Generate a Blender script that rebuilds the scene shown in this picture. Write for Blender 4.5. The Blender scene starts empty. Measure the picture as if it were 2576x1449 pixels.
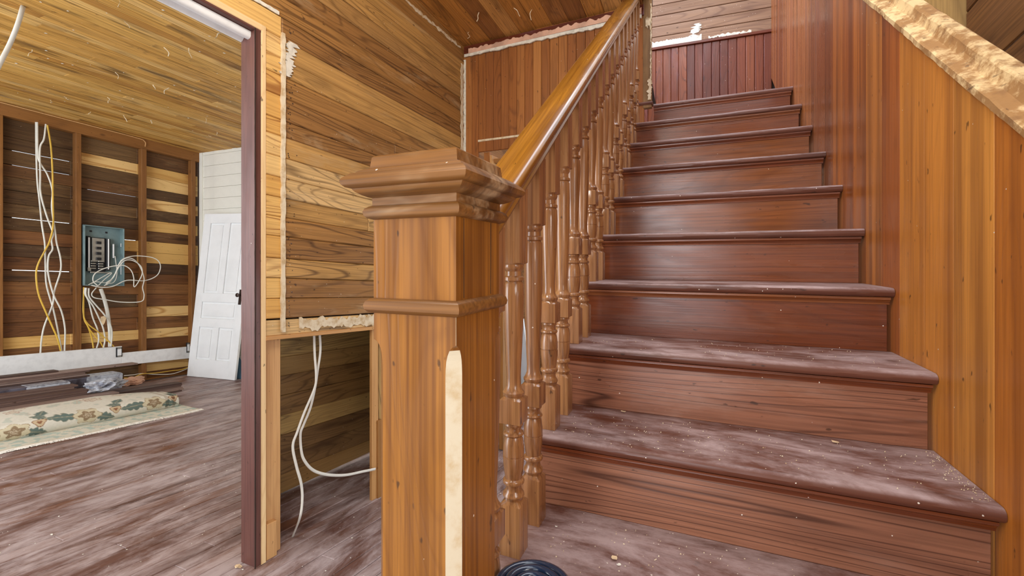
import bpy, bmesh, math, random
import numpy as np
from mathutils import Vector, Matrix, noise
random.seed(7)
PI = math.pi
C = bpy.context.scene.collection
SC = bpy.context.scene
# ------------------------------------------------------------------ camera
FPX, HY, TH, HC = 1118.2, 653.5, 0.39993, 0.65191
cam_d = bpy.data.cameras.new('camera'); cam = bpy.data.objects.new('camera', cam_d); C.objects.link(cam)
cam_d.sensor_width = 36; cam_d.lens = FPX * 36 / 2576
cam_d.shift_y = -(724.5 - HY) / 2576
cam_d.clip_start = .02; cam_d.clip_end = 200
cam.location = (0, 0, HC); cam.rotation_euler = (PI / 2, 0, TH)
SC.camera = cam
# ------------------------------------------------------------------ light
SC.view_settings.view_transform = 'Standard'; SC.view_settings.look = 'None'
SC.view_settings.gamma = 1; SC.view_settings.use_curve_mapping = False
SC.view_settings.exposure = 0.12
w = bpy.data.worlds.new('daylight'); SC.world = w; w.use_nodes = True
w.node_tree.nodes['Background'].inputs[0].default_value = (0.90, 0.95, 1.0, 1)
w.node_tree.nodes['Background'].inputs[1].default_value = 2.3
SC.cycles.max_bounces = 8; SC.cycles.diffuse_bounces = 5; SC.cycles.sample_clamp_indirect = 6
def area(name, loc, target, sx, sy, power, col):
    l = bpy.data.lights.new(name, 'AREA'); l.shape = 'RECTANGLE'; l.size = sx; l.size_y = sy
    l.energy = power; l.color = col
    o = bpy.data.objects.new(name, l); C.objects.link(o); o.location = loc
    o.rotation_euler = (Vector(target) - Vector(loc)).to_track_quat('-Z', 'Z').to_euler()
    return o
area('front_door_daylight', (-.55, -2.6, 1.15), (-.2, 2, .9), 1.0, 1.5, 30, (.93, .95, 1))
area('side_window_daylight', (1.5, -.42, 1.35), (-.5, .9, .6), .7, 1.5, 30, (1, .97, .92))
area('left_room_window_daylight', (-4.2, -1.6, .9), (-4.8, 3, .2), 2.4, 1.7, 100, (.93, .96, 1))
area('stair_landing_window_daylight', (-1.3, 3.75, 3.0), (.5, 3.6, 2.1), .8, 1.0, 40, (.66, .70, 1))
area('upstairs_ceiling_daylight', (.0, 1.9, 3.6), (.0, 2.3, 1.0), .9, 2.4, 22, (.93, .9, 1))

area('hall_fill_light', (-.75, .15, 2.1), (-1.75, 2.6, 1.5), .5, .5, 26, (1, .95, .86))  # added fill light to brighten the hall partition, no real fixture
# ------------------------------------------------------------------ projection helpers (pixel of the photograph -> point in the room)
CT, ST = math.cos(TH), math.sin(TH); CAMP = Vector((0, 0, HC))
KX, KZ = .0802, -.0649                     # the old house leans: how x and z drift along the left-hand walls and floor
def hit(u, v, p, n):
    a = (u - 1288) / FPX; b = (HY - v) / FPX
    d = Vector((a * CT - ST, a * ST + CT, b)); p = Vector(p); n = Vector(n)
    return CAMP + d * ((p - CAMP).dot(n) / d.dot(n))
NW = Vector((1, -KX, 0)); NF = Vector((0, -KZ, 1)).normalized()
HF = -.68                                   # floor height in house coordinates
def W(x0, y, h): return Vector((x0 + KX * y, y, h + KZ * y))
def hz(p): return p.z - KZ * p.y
def x0of(p): return p.x - KX * p.y
def onfloor(u, v, up=0): return hit(u, v, (0, 0, HF + up), NF)
XP = x0of(onfloor(662, 1418))               # hall side of the partition wall
XS = x0of(onfloor(365, 957))                # face of the studs in the far room
XCH = x0of(onfloor(707, 1244))              # recessed lower wall
def wl(u, v, off=0): return hit(u, v, W(XP + off, 0, 0), NW)
def sw(u, v, off=0): return hit(u, v, W(XS + off, 0, 0), NW)

# ------------------------------------------------------------------ materials
def srgb(r, g, b):
    f = lambda c: c / 12.92 if c <= .04045 else ((c + .055) / 1.055) ** 2.4
    return (f(r / 255), f(g / 255), f(b / 255), 1)
class NT:
    def __init__(s, name):
        s.m = bpy.data.materials.new(name); s.m.use_nodes = True; s.t = s.m.node_tree
        s.b = s.t.nodes['Principled BSDF']
    def n(s, typ, **kw):
        o = s.t.nodes.new(typ)
        for k, v in kw.items():
            if k.startswith('i_'):
                key = k[2:]; key = int(key) if key.isdigit() else key.replace('_', ' ')
                s.put(v, o.inputs[key])
            else: setattr(o, k, v)
        return o
    def put(s, v, sock):
        if isinstance(v, bpy.types.NodeSocket): s.t.links.new(v, sock)
        else: sock.default_value = v
    def math(s, op, a, b=0.0, c=None, clamp=False):
        o = s.n('ShaderNodeMath', operation=op, use_clamp=clamp); s.put(a, o.inputs[0]); s.put(b, o.inputs[1])
        if c is not None: s.put(c, o.inputs[2])
        return o.outputs[0]
    def vmul(s, v, k):
        o = s.n('ShaderNodeVectorMath', operation='MULTIPLY'); s.put(v, o.inputs[0]); s.put(k, o.inputs[1]); return o.outputs[0]
    def noise(s, v, scale=1, det=2, rough=.5, dist=0):
        o = s.n('ShaderNodeTexNoise'); s.put(v, o.inputs['Vector']); o.inputs['Scale'].default_value = scale
        o.inputs['Detail'].default_value = det; o.inputs['Roughness'].default_value = rough; o.inputs['Distortion'].default_value = dist
        return o.outputs['Fac']
    def mr(s, v, a, b, c=0, d=1, smooth=True):
        o = s.n('ShaderNodeMapRange', interpolation_type='SMOOTHSTEP' if smooth else 'LINEAR'); s.put(v, o.inputs[0])
        for i, q in enumerate((a, b, c, d)): o.inputs[i + 1].default_value = q
        return o.outputs[0]
    def mix(s, f, a, b, mode='MIX'):
        o = s.n('ShaderNodeMix', data_type='RGBA', blend_type=mode); s.put(f, o.inputs[0]); s.put(a, o.inputs[6]); s.put(b, o.inputs[7])
        return o.outputs[2]
    def rnd(s): return s.n('ShaderNodeObjectInfo').outputs['Random']
    def bump(s, h, strength=.2, dist=.002):
        o = s.n('ShaderNodeBump'); o.inputs['Strength'].default_value = strength; o.inputs['Distance'].default_value = dist
        s.put(h, o.inputs['Height']); s.t.links.new(o.outputs[0], s.b.inputs['Normal'])
def wood(name, tones, dark, ring=.45, streak=.3, rough=.6, ringlo=.30, rl=.9, specks=0.0, blotch=.25, dust=None, dustup=False, dustamt=.6,
         axis=0, ringf=14, coat=0, knots=.5, band=0, rs=1.0, bands=30, haze=None, hazeamt=.3):
    g = NT(name)
    rv = g.rnd()
    off = g.n('ShaderNodeVectorMath', operation='SCALE', i_0=(37.3, 21.7, 51.9)); g.put(rv, off.inputs['Scale'])
    tc = g.n('ShaderNodeTexCoord').outputs['Object']
    v = g.n('ShaderNodeVectorMath', operation='ADD'); g.put(tc, v.inputs[0]); g.put(off.outputs[0], v.inputs[1]); v = v.outputs[0]
    def sc(l, c):
        k = [c, c, c]; k[axis] = l; return g.vmul(v, tuple(k))
    ramp = g.n('ShaderNodeValToRGB'); r = ramp.color_ramp; r.interpolation = 'CONSTANT'
    for i, t in enumerate(tones):
        if i < 2: e = r.elements[i]; e.position = i / len(tones)
        else: e = r.elements.new(i / len(tones))
        e.color = srgb(*t)
    if len(tones) == 1: r.elements[1].color = srgb(*tones[0])
    g.put(g.math('FRACT', g.math('MULTIPLY', rv, 7.31)), ramp.inputs[0]); col = ramp.outputs[0]
    dk = srgb(*dark)
    rn = g.noise(sc(rl * rs, 6.5 * rs), det=1.5, rough=.4, dist=.35)
    rings = g.math('PINGPONG', g.math('MULTIPLY', rn, ringf), 0.5)
    rings = g.mr(rings, ringlo, .5)
    patchy = g.mr(g.noise(sc(.7, 2.5), det=1), .35, .6)
    col = g.mix(g.math('MULTIPLY', g.math('MULTIPLY', rings, patchy), ring), col, dk)
    st = g.noise(sc(2.2, 130), det=3, rough=.65)
    col = g.mix(g.mr(st, .40, .66, 0, streak, False), col, dk)
    if band:
        bn = g.noise(sc(.35, bands), det=2, rough=.6)
        col = g.mix(g.mr(bn, .4, .68, 0, band), col, dk)
    bl = g.noise(sc(1.6, 7), det=3, rough=.6)
    col = g.mix(g.mr(bl, .5, .75, 0, blotch), col, dk)
    if knots:
        vo = g.n('ShaderNodeTexVoronoi'); g.put(sc(2.2, 4.5), vo.inputs['Vector']); vo.inputs['Scale'].default_value = 1
        kn = g.math('MULTIPLY', g.mr(vo.outputs['Distance'], .02, .09, 1, 0), g.math('GREATER_THAN', g.n('ShaderNodeSeparateColor', i_0=vo.outputs['Color']).outputs[0], .62))
        col = g.mix(g.math('MULTIPLY', kn, knots), col, srgb(40, 22, 12))
    if haze:
        hn = g.noise(sc(1.3, 5.2), det=5, rough=.72, dist=.4)
        col = g.mix(g.mr(hn, .54, .72, 0, hazeamt), col, srgb(*haze))
    pt = g.noise(sc(26, 60), det=2, rough=.5)
    col = g.mix(g.mr(pt, .70, .76, 0, .7), col, srgb(44, 26, 14))
    rg = g.mr(g.noise(sc(3, 14), det=3), .3, .8, rough - .1, min(1, rough + .15))
    if dust:
        pos = g.n('ShaderNodeNewGeometry').outputs['Position']
        dv = g.vmul(pos, (6.5, 2.0, 3) if not dustup else (2.6, 6.5, 3))
        dn = g.mr(g.noise(dv, scale=1.0, det=8, rough=.74, dist=.3), .36, .66, 0, dustamt)
        if dustup:
            nz = g.n('ShaderNodeSeparateXYZ', i_0=g.n('ShaderNodeNewGeometry').outputs['Normal']).outputs[2]
            dn = g.math('MULTIPLY', dn, g.mr(nz, .3, .9))
        col = g.mix(dn, col, srgb(*dust)); rg = g.math('ADD', rg, g.math('MULTIPLY', dn, .3), clamp=True)
    if specks:
        vo = g.n('ShaderNodeTexVoronoi'); g.put(g.vmul(v, (1, 1, 1)), vo.inputs['Vector']); vo.inputs['Scale'].default_value = 55
        wob = g.noise(v, scale=220, det=3, rough=.8)
        d = g.math('ADD', vo.outputs['Distance'], g.math('MULTIPLY', wob, .3))
        sp = g.math('MULTIPLY', g.math('LESS_THAN', d, .235), g.math('LESS_THAN', g.n('ShaderNodeSeparateColor', i_0=vo.outputs['Color']).outputs[1], specks))
        col = g.mix(sp, col, srgb(225, 218, 205))
    g.put(col, g.b.inputs['Base Color']); g.put(rg, g.b.inputs['Roughness'])
    g.b.inputs['Specular IOR Level'].default_value = .4
    if coat: g.b.inputs['Coat Weight'].default_value = coat; g.b.inputs['Coat Roughness'].default_value = .18
    g.bump(g.math('ADD', st, g.math('MULTIPLY', rings, -.4)), .25, .0015)
    return g.m
def plain(name, c, rough=.5, metal=0, var=.12, scale=6, c2=None, bump=0, coat=0):
    g = NT(name); tc = g.n('ShaderNodeTexCoord').outputs['Object']
    nn = g.noise(tc, scale=scale, det=5, rough=.6)
    c2 = c2 or tuple(x * (1 - var * 1.6) for x in c)
    g.put(g.mix(g.mr(nn, .4, .7), srgb(*c), srgb(*c2)), g.b.inputs['Base Color'])
    g.b.inputs['Roughness'].default_value = rough; g.b.inputs['Metallic'].default_value = metal
    if coat: g.b.inputs['Coat Weight'].default_value = coat
    if bump: g.bump(nn, bump, .003)
    return g.m

M = {}
M['wall_old'] = wood('old_wall_planks', [(214, 172, 106), (184, 142, 84), (226, 190, 130), (158, 114, 62), (200, 156, 90), (172, 126, 68)], (74, 46, 20), specks=.10, ring=.7, blotch=.55, streak=.45, haze=(200, 176, 136), hazeamt=.45)
M['wall_fresh'] = wood('fresh_wall_planks', [(232, 190, 114), (236, 200, 132), (222, 174, 96)], (135, 74, 28), ring=.75, blotch=.35, specks=.03)
M['chase'] = wood('chase_planks', [(186, 148, 88), (162, 124, 72), (204, 168, 102), (142, 108, 66)], (66, 40, 20), specks=.05, ring=.5, blotch=.6)
M['ceil_room'] = wood('room_ceiling_boards', [(222, 172, 90), (210, 158, 78), (232, 186, 110), (192, 138, 64), (216, 164, 84)], (78, 50, 20), specks=.05, ring=.3, streak=.6, blotch=.85, knots=.5, haze=(226, 196, 150), hazeamt=.3)
M['ceil_hall'] = wood('hall_ceiling_boards', [(186, 134, 70), (162, 110, 56), (206, 154, 86), (146, 96, 48), (192, 134, 62)], (62, 32, 12), specks=.14, ring=.35, blotch=.6, streak=.4)
M['bead_hall'] = wood('hall_beadboard', [(172, 112, 56), (158, 98, 46), (184, 124, 64), (148, 90, 42)], (84, 46, 20), specks=.04, ring=.4, blotch=.35)
M['bead_up'] = wood('landing_beadboard', [(126, 64, 38), (112, 54, 32), (136, 74, 44), (102, 48, 30)], (52, 22, 16), specks=.08, ring=.35, blotch=.4, rough=.36, haze=(150, 120, 140), hazeamt=.25)
M['plank_up'] = wood('landing_wall_planks', [(152, 120, 94), (140, 108, 82), (164, 132, 104)], (92, 62, 50), specks=.4, ring=.45, blotch=.35)
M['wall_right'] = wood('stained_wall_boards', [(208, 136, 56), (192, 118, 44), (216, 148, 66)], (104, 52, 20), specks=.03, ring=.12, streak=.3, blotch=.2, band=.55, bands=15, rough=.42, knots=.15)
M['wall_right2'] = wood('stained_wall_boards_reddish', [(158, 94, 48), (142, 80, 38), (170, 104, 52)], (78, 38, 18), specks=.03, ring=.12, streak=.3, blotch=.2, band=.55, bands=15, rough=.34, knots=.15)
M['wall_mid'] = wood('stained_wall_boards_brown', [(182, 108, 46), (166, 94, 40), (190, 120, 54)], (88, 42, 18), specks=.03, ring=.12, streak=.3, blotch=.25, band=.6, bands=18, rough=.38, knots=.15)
M['floor'] = wood('worn_painted_floorboards', [(112, 80, 70), (118, 86, 74), (108, 76, 66), (122, 84, 66)], (60, 38, 34), ring=.15, blotch=.6, dust=(190, 176, 176), dustamt=.85, specks=.08, rough=.36, knots=.1, rs=.7)
M['tread'] = wood('worn_stair_tread', [(100, 58, 42), (106, 64, 48)], (54, 30, 22), ring=.2, blotch=.6, dust=(184, 164, 162), dustup=True, dustamt=.85, specks=.14, rough=.38, knots=.1)
M['riser'] = wood('stained_stair_riser', [(146, 96, 72), (136, 86, 62), (150, 102, 78)], (56, 30, 22), ring=.72, blotch=.35, streak=.4, specks=.05, rough=.27, ringf=30, ringlo=.36, rl=.4, knots=.15, rs=.7, coat=.15, haze=(168, 136, 120), hazeamt=.3)
M['riser_plain'] = wood('plain_stair_riser', [(124, 66, 34), (114, 58, 30), (132, 76, 40)], (52, 24, 18), ring=.2, blotch=.4, streak=.45, specks=.05, rough=.27, ringf=20, knots=.15, rs=.7, coat=.2, haze=(150, 112, 92), hazeamt=.2)
M['newel'] = wood('newel_post_wood', [(156, 102, 36)], (92, 50, 14), ring=.3, streak=.6, blotch=.6, rough=.36, axis=2, specks=.06, knots=.3, coat=.25, band=.5, bands=34)
M['cap'] = wood('newel_cap_wood', [(132, 88, 40)], (62, 36, 18), ring=.4, streak=.5, blotch=.9, rough=.42, specks=.1, knots=0, coat=.2, haze=(214, 186, 146), hazeamt=.6)
M['rail'] = wood('handrail_wood', [(166, 112, 34)], (90, 50, 12), ring=.4, streak=.5, blotch=.75, rough=.27, specks=.06, knots=0, coat=.5, band=.5, bands=22)
M['baluster'] = wood('baluster_wood', [(162, 116, 74), (154, 108, 66), (168, 122, 78)], (92, 52, 28), ring=.25, streak=.6, blotch=.35, rough=.30, axis=2, specks=.06, knots=0, coat=.6)
M['jamb'] = wood('dark_stained_jamb', [(104, 66, 58)], (58, 32, 30), ring=.1, streak=.4, blotch=.5, rough=.42, specks=.02, knots=.2)
M['stud'] = wood('wall_stud', [(160, 112, 58), (148, 100, 50), (138, 92, 46)], (78, 46, 20), ring=.3, blotch=.5, specks=.02)
M['stud_pale'] = wood('pale_framing_lumber', [(212, 166, 110), (204, 156, 98)], (150, 98, 52), ring=.3, blotch=.25, knots=.3)
M['sheath'] = wood('dark_sheathing', [(112, 84, 52), (98, 72, 44), (128, 98, 62), (90, 64, 40), (118, 82, 48)], (40, 26, 16), ring=.3, blotch=.7, streak=.6, specks=.03, haze=(170, 144, 100), hazeamt=.3)
M['sheath_brown'] = wood('brown_sheathing', [(138, 92, 52), (122, 80, 44), (150, 104, 60)], (50, 28, 16), ring=.3, blotch=.7, streak=.5)
M['sheath_new'] = wood('new_pine_sheathing', [(232, 194, 124), (224, 182, 108), (238, 202, 136)], (184, 128, 58), ring=.75, blotch=.1, streak=.15, ringf=9, knots=.1, rs=.7)
M['edge_pale'] = wood('pale_edge_lumber', [(240, 210, 158)], (190, 140, 84), ring=.2, blotch=.15, streak=.2, knots=0)
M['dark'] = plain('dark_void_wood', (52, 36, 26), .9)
M['white'] = plain('white_paint', (238, 241, 242), .4, var=.02, scale=3)
M['white_trim'] = plain('white_trim_paint', (236, 238, 238), .45, var=.03, scale=14, bump=.05)
M['white_wall'] = plain('painted_plank_wall', (236, 236, 226), .6, var=.03, scale=2)
M['plaster'] = plain('crumbling_plaster', (226, 214, 186), .95, var=.2, scale=25, c2=(196, 170, 128), bump=.6)
M['plaster_white'] = plain('flaking_white_plaster', (232, 230, 216), .9, var=.08, scale=30, bump=.4)
M['blue'] = plain('blue_door_paint', (96, 134, 160), .5, var=.1)
M['metal_box'] = plain('grey_green_enamel', (122, 146, 148), .45, var=.1, metal=.15)
M['black'] = plain('black_plastic', (26, 26, 30), .45)
M['silver'] = plain('bare_metal', (190, 188, 180), .35, metal=.8)
M['brass'] = plain('dark_brass', (74, 60, 54), .35, metal=.7)
M['cable_white'] = plain('white_cable_jacket', (224, 224, 214), .4, var=.04)
M['cable_yellow'] = plain('yellow_cable_jacket', (224, 184, 70), .4, var=.06)
M['tube'] = plain('blue_black_tubing', (22, 44, 70), .16, var=.1, coat=.6)
M['fringe'] = plain('rug_fringe', (246, 243, 234), .95, var=.1, scale=60, bump=.5)
M['floor_dark'] = wood('dark_laminate', [(150, 128, 118), (96, 76, 70), (124, 102, 92), (80, 63, 58), (110, 88, 80)], (48, 36, 34), ring=.15, blotch=.3, rough=.45, knots=0)
M['wrap'] = plain('clear_plastic_wrap', (182, 188, 198), .2, var=.2, scale=18, c2=(120, 122, 134), bump=.5)
M['wrap_dark'] = plain('wrapped_bundle', (100, 98, 110), .25, var=.25, scale=9, c2=(66, 60, 66), bump=.3)
M['pink'] = plain('pinkish_paper', (226, 182, 156), .8)
M['tag'] = plain('paper_tag', (226, 200, 160), .8)
M['navy'] = plain('gap_shade_grey', (58, 66, 78), .4)  # dark colour painted for the shade in the gap between white panels
M['worn_paint'] = plain('worn_cream_paint', (206, 196, 170), .7, var=.15, scale=22, c2=(186, 160, 116), bump=.3)
M['rock_cap'] = None

# ------------------------------------------------------------------ object helpers
WMX = {}
def link(name, me, mat, parent=None, mw=Matrix.Identity(4), smooth=None):
    o = bpy.data.objects.new(name, me); C.objects.link(o)
    if mat is not None and not me.materials: me.materials.append(mat)
    if smooth is not None:
        me.shade_smooth(); me.set_sharp_from_angle(angle=math.radians(smooth))
    WMX[o.name] = mw.copy()
    if parent is not None:
        o.parent = parent; o.matrix_local = WMX[parent.name].inverted() @ mw
    else: o.matrix_world = mw
    return o
def tag(o, label=None, cat=None, group=None, kind=None):
    for k, v in (('label', label), ('category', cat), ('group', group), ('kind', kind)):
        if v: o[k] = v
    return o
def empty(name, loc=(0, 0, 0), **kw):
    o = bpy.data.objects.new(name, None); C.objects.link(o); o.location = loc
    o.empty_display_size = .05
    WMX[o.name] = Matrix.Translation(loc); tag(o, **kw); return o
def mesh(name, vs, fs):
    me = bpy.data.meshes.new(name); me.from_pydata([tuple(v) for v in vs], [], fs)
    bm = bmesh.new(); bm.from_mesh(me); bmesh.ops.recalc_face_normals(bm, faces=bm.faces); bm.to_mesh(me); bm.free()
    return me
def frame(origin, x, z):
    x = Vector(x).normalized(); z = Vector(z); z = (z - x * z.dot(x)).normalized(); y = z.cross(x)
    m = Matrix((x, y, z)).transposed().to_4x4(); m.translation = origin; return m
def slab(name, corners, n, t, mat, parent=None, grain='h', c=.0025, kind=None, jag=0):
    """flat board: front-face polygon (in order), facing n, thickness t, small chamfer round the front"""
    cs = [Vector(p) for p in corners]; ctr = sum(cs, Vector()) / len(cs)
    e = (cs[1] - cs[0]) if grain == 'h' else (cs[-1] - cs[0])
    m = frame(ctr, e, n); inv = m.inverted()
    P = [inv @ p for p in cs]
    def inset(P, c):
        out = []
        k = len(P)
        area2 = sum(P[i].x * P[(i + 1) % k].y - P[(i + 1) % k].x * P[i].y for i in range(k))
        s = 1 if area2 > 0 else -1
        for i in range(k):
            a = (P[i] - P[i - 1]); b = (P[(i + 1) % k] - P[i])
            na = Vector((-a.y, a.x, 0)).normalized() * s; nb = Vector((-b.y, b.x, 0)).normalized() * s
            d = na + nb; d = d / max(.3, d.dot(na) if d.dot(na) > 0 else .3)
            out.append(P[i] + d * c)
        return out
    F = [Vector((p.x, p.y, 0)) for p in inset(P, c)]
    S = [Vector((p.x, p.y, -c)) for p in P]; B = [Vector((p.x, p.y, -t)) for p in P]
    k = len(P); vs = F + S + B
    fs = [tuple(range(k))] + [(i, (i + 1) % k, k + (i + 1) % k, k + i) for i in range(k)] + \
         [(k + i, k + (i + 1) % k, 2 * k + (i + 1) % k, 2 * k + i) for i in range(k)] + [tuple(range(2 * k, 3 * k))]
    o = link(name, mesh(name, vs, fs), mat, parent, m)
    if kind: o['kind'] = kind
    return o
def box(name, p0, p1, mat, parent=None, bev=.002, mw=None, grain=None):
    """axis-aligned (or mw-framed) box with bevelled edges"""
    p0 = Vector(p0); p1 = Vector(p1); c = (p0 + p1) / 2; s = [abs(a) / 2 for a in (p1 - p0)]
    bm = bmesh.new(); bmesh.ops.create_cube(bm, size=2)
    for v in bm.verts: v.co = Vector((v.co.x * s[0], v.co.y * s[1], v.co.z * s[2]))
    if bev: bmesh.ops.bevel(bm, geom=bm.edges[:], offset=min(bev, min(s) * .6), segments=1, affect='EDGES')
    me = bpy.data.meshes.new(name); bm.to_mesh(me); bm.free()
    m = Matrix.Translation(c)
    if mw is not None: m = mw @ m
    return link(name, me, mat, parent, m)
def prism(name, poly, axis, a0, a1, mat, parent=None, smooth=None, seg=1, fn=None):
    """extrude a 2-D outline along an axis: axis='x' -> outline is (y,z)"""
    vs = []; k = len(poly)
    for i in range(seg + 1):
        a = a0 + (a1 - a0) * i / seg
        for (p, q) in poly:
            v = {'x': (a, p, q), 'y': (p, a, q), 'z': (p, q, a)}[axis]
            vs.append(fn(Vector(v)) if fn else Vector(v))
    fs = [(i * k + j, i * k + (j + 1) % k, (i + 1) * k + (j + 1) % k, (i + 1) * k + j) for i in range(seg) for j in range(k)]
    fs += [tuple(range(k)), tuple(range(seg * k, seg * k + k))]
    ctr = sum(vs, Vector()) / len(vs)
    return link(name, mesh(name, [v - ctr for v in vs], fs), mat, parent, Matrix.Translation(ctr), smooth)
def catmull(P, n=8):
    P = [Vector(p) for p in P]; out = []
    Q = [P[0] * 2 - P[1]] + P + [P[-1] * 2 - P[-2]]
    for i in range(1, len(Q) - 2):
        for j in range(n):
            t = j / n; a, b, c, d = Q[i - 1:i + 3]
            out.append(.5 * ((2 * b) + (c - a) * t + (2 * a - 5 * b + 4 * c - d) * t * t + (3 * b - a - 3 * c + d) * t ** 3))
    out.append(P[-1]); return out
def tube_mesh(path, r, flat=1.0, sides=8, nrm=None, n=8, closed=False):
    P = catmull(path, n); vs = []; fs = []
    up = Vector(nrm) if nrm is not None else Vector((1, 0, 0))
    for i, p in enumerate(P):
        t = (P[min(i + 1, len(P) - 1)] - P[max(i - 1, 0)]).normalized()
        a = (up - t * up.dot(t))
        a = a.normalized() if a.length > 1e-4 else t.orthogonal().normalized()
        b = t.cross(a)
        for k in range(sides):
            an = 2 * PI * k / sides; vs.append(p + a * (math.cos(an) * r * flat) + b * (math.sin(an) * r))
    for i in range(len(P) - 1):
        for k in range(sides): fs.append((i * sides + k, i * sides + (k + 1) % sides, (i + 1) * sides + (k + 1) % sides, (i + 1) * sides + k))
    fs += [tuple(range(sides)), tuple(range((len(P) - 1) * sides, len(P) * sides))]
    return vs, fs
def tube(name, path, r, mat, parent=None, **kw):
    vs, fs = tube_mesh(path, r, **kw); c = vs[0].copy()
    return link(name, mesh(name, [v - c for v in vs], fs), mat, parent, Matrix.Translation(c), 60)
def loft(levels, N=24):
    """levels: (z, radius, is_square) -> baluster-like mesh"""
    vs = []; fs = []
    for z, r, sq in levels:
        for k in range(N):
            a = 2 * PI * (k + .0) / N; c, s = math.cos(a), math.sin(a)
            q = r / max(abs(c), abs(s)) if sq else r
            vs.append(Vector((q * c, q * s, z)))
    for i in range(len(levels) - 1):
        for k in range(N): fs.append((i * N + k, i * N + (k + 1) % N, (i + 1) * N + (k + 1) % N, (i + 1) * N + k))
    fs += [tuple(range(N)), tuple(range((len(levels) - 1) * N, len(levels) * N))]
    return vs, fs
def jagstrip(name, A, B, up, n, w, t, mat, parent=None, amp=.3, seg=60, seed=1, both=False):
    """ragged strip of plaster left on a wall between A and B; straight on one side, ragged on the other"""
    A, B, up, n = map(Vector, (A, B, up, n)); vs = []; fs = []
    for i in range(seg + 1):
        p = A.lerp(B, i / seg)
        r = noise.noise(Vector((i * .35, seed * 7.1, 0))) + .6 * noise.noise(Vector((i * 1.3, seed * 3.3, 4)))
        lo = -w / 2 * (1 + amp * 2 * r) ; hi = w / 2 * (1 + (amp * 2 * noise.noise(Vector((i * .5, seed * 5.3, 9))) if both else 0))
        for z in (0, t):
            vs += [p + up * lo + n * z, p + up * hi + n * z]
    for i in range(seg):
        a, b = i * 4, i * 4 + 4
        fs += [(a + 2, a + 3, b + 3, b + 2), (a, b, b + 1, a + 1), (a, a + 2, b + 2, b), (a + 1, b + 1, b + 3, a + 3)]
    fs += [(0, 1, 3, 2), (seg * 4, seg * 4 + 2, seg * 4 + 3, seg * 4 + 1)]
    c = A.copy()
    return link(name, mesh(name, [v - c for v in vs], fs), mat, parent, Matrix.Translation(c))
def splits(a, b, lo, hi):
    out = [a]; x = a + random.uniform(.2, 1) * hi
    while x < b - .3: out.append(x); x += random.uniform(lo, hi)
    out.append(b); return out
Z = Vector((0, 0, 1))

# ================================================================== SETTING
YN = -.7                     # nearest extent of the rooms
YWH = 4.09                   # white wall of the far room
# ---- floor
fb = slab('floor', [W(-6.9, YN, HF - .02), W(.6, YN, HF - .02), W(.6, 7, HF - .02), W(-6.9, 7, HF - .02)], NF, .04, M['dark'], kind='structure')
x = -6.82; bw = .086
while x < .5:
    if x + bw < -2.15: ye = YWH
    elif x < -.46: ye = 6.6
    else: ye = .3
    ss = splits(YN, ye, 1.8, 3.6)
    for a, b in zip(ss[:-1], ss[1:]):
        dz = random.uniform(-.0008, .0008)
        slab('floorboard', [W(x + .0012, a + .001, HF + dz), W(x + .0012, b, HF + dz), W(x + bw - .0012, b, HF + dz), W(x + bw - .0012, a + .001, HF + dz)], NF, .018, M['floor'], fb, c=.0032)
    x += bw
# ---- ceiling of the far room
HCR = 2.432
cb = slab('ceiling', [W(-6.95, YN, HCR + .03), W(XP - .05, YN, HCR + .03), W(XP - .05, YWH + .1, HCR + .03), W(-6.95, YWH + .1, HCR + .03)], -NF, .05, M['dark'], kind='structure')
x = -6.90; bw = .088; k = 0
crack = x0of(hit(430, 258, (0, 0, HCR), NF))
while x < XP - .13:
    ss = splits(YN, YWH, .7, 2.2)
    for a, b in zip(ss[:-1], ss[1:]):
        dz = random.uniform(-.003, .001)
        gap = .012 if abs(x + bw - crack) < bw / 2 and b > 2.0 else .001
        slab('ceiling_board', [W(x + .001, a + .001, HCR + dz), W(x + .001, b, HCR + dz), W(x + bw - gap, b, HCR + dz), W(x + bw - gap, a + .001, HCR + dz)], -NF, .016, M['ceil_room'], cb, c=.002)
    x += bw
# ---- hall ceiling
HCH = 2.575
hb = slab('ceiling', [(-2.1, YN, HCH + .03 + KZ * -YN * -1), (-.3, YN, HCH + .03 - KZ * -YN), (-.3, 3.2, HCH + .03 + KZ * 3.2), (-2.1, 3.2, HCH + .03 + KZ * 3.2)], -NF, .05, M['dark'], kind='structure')
x = -2.02; bw = .128
while x < -.36:
    x1 = min(x + bw, -.345); dz = random.uniform(-.002, .002)
    slab('ceiling_board', [(x + .001, YN, HCH + KZ * YN + dz), (x + .001, 3.16, HCH + KZ * 3.16 + dz), (x1 - .001, 3.16, HCH + KZ * 3.16 + dz), (x1 - .001, YN, HCH + KZ * YN + dz)], -NF, .018, M['ceil_hall'], hb)
    x += bw
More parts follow.
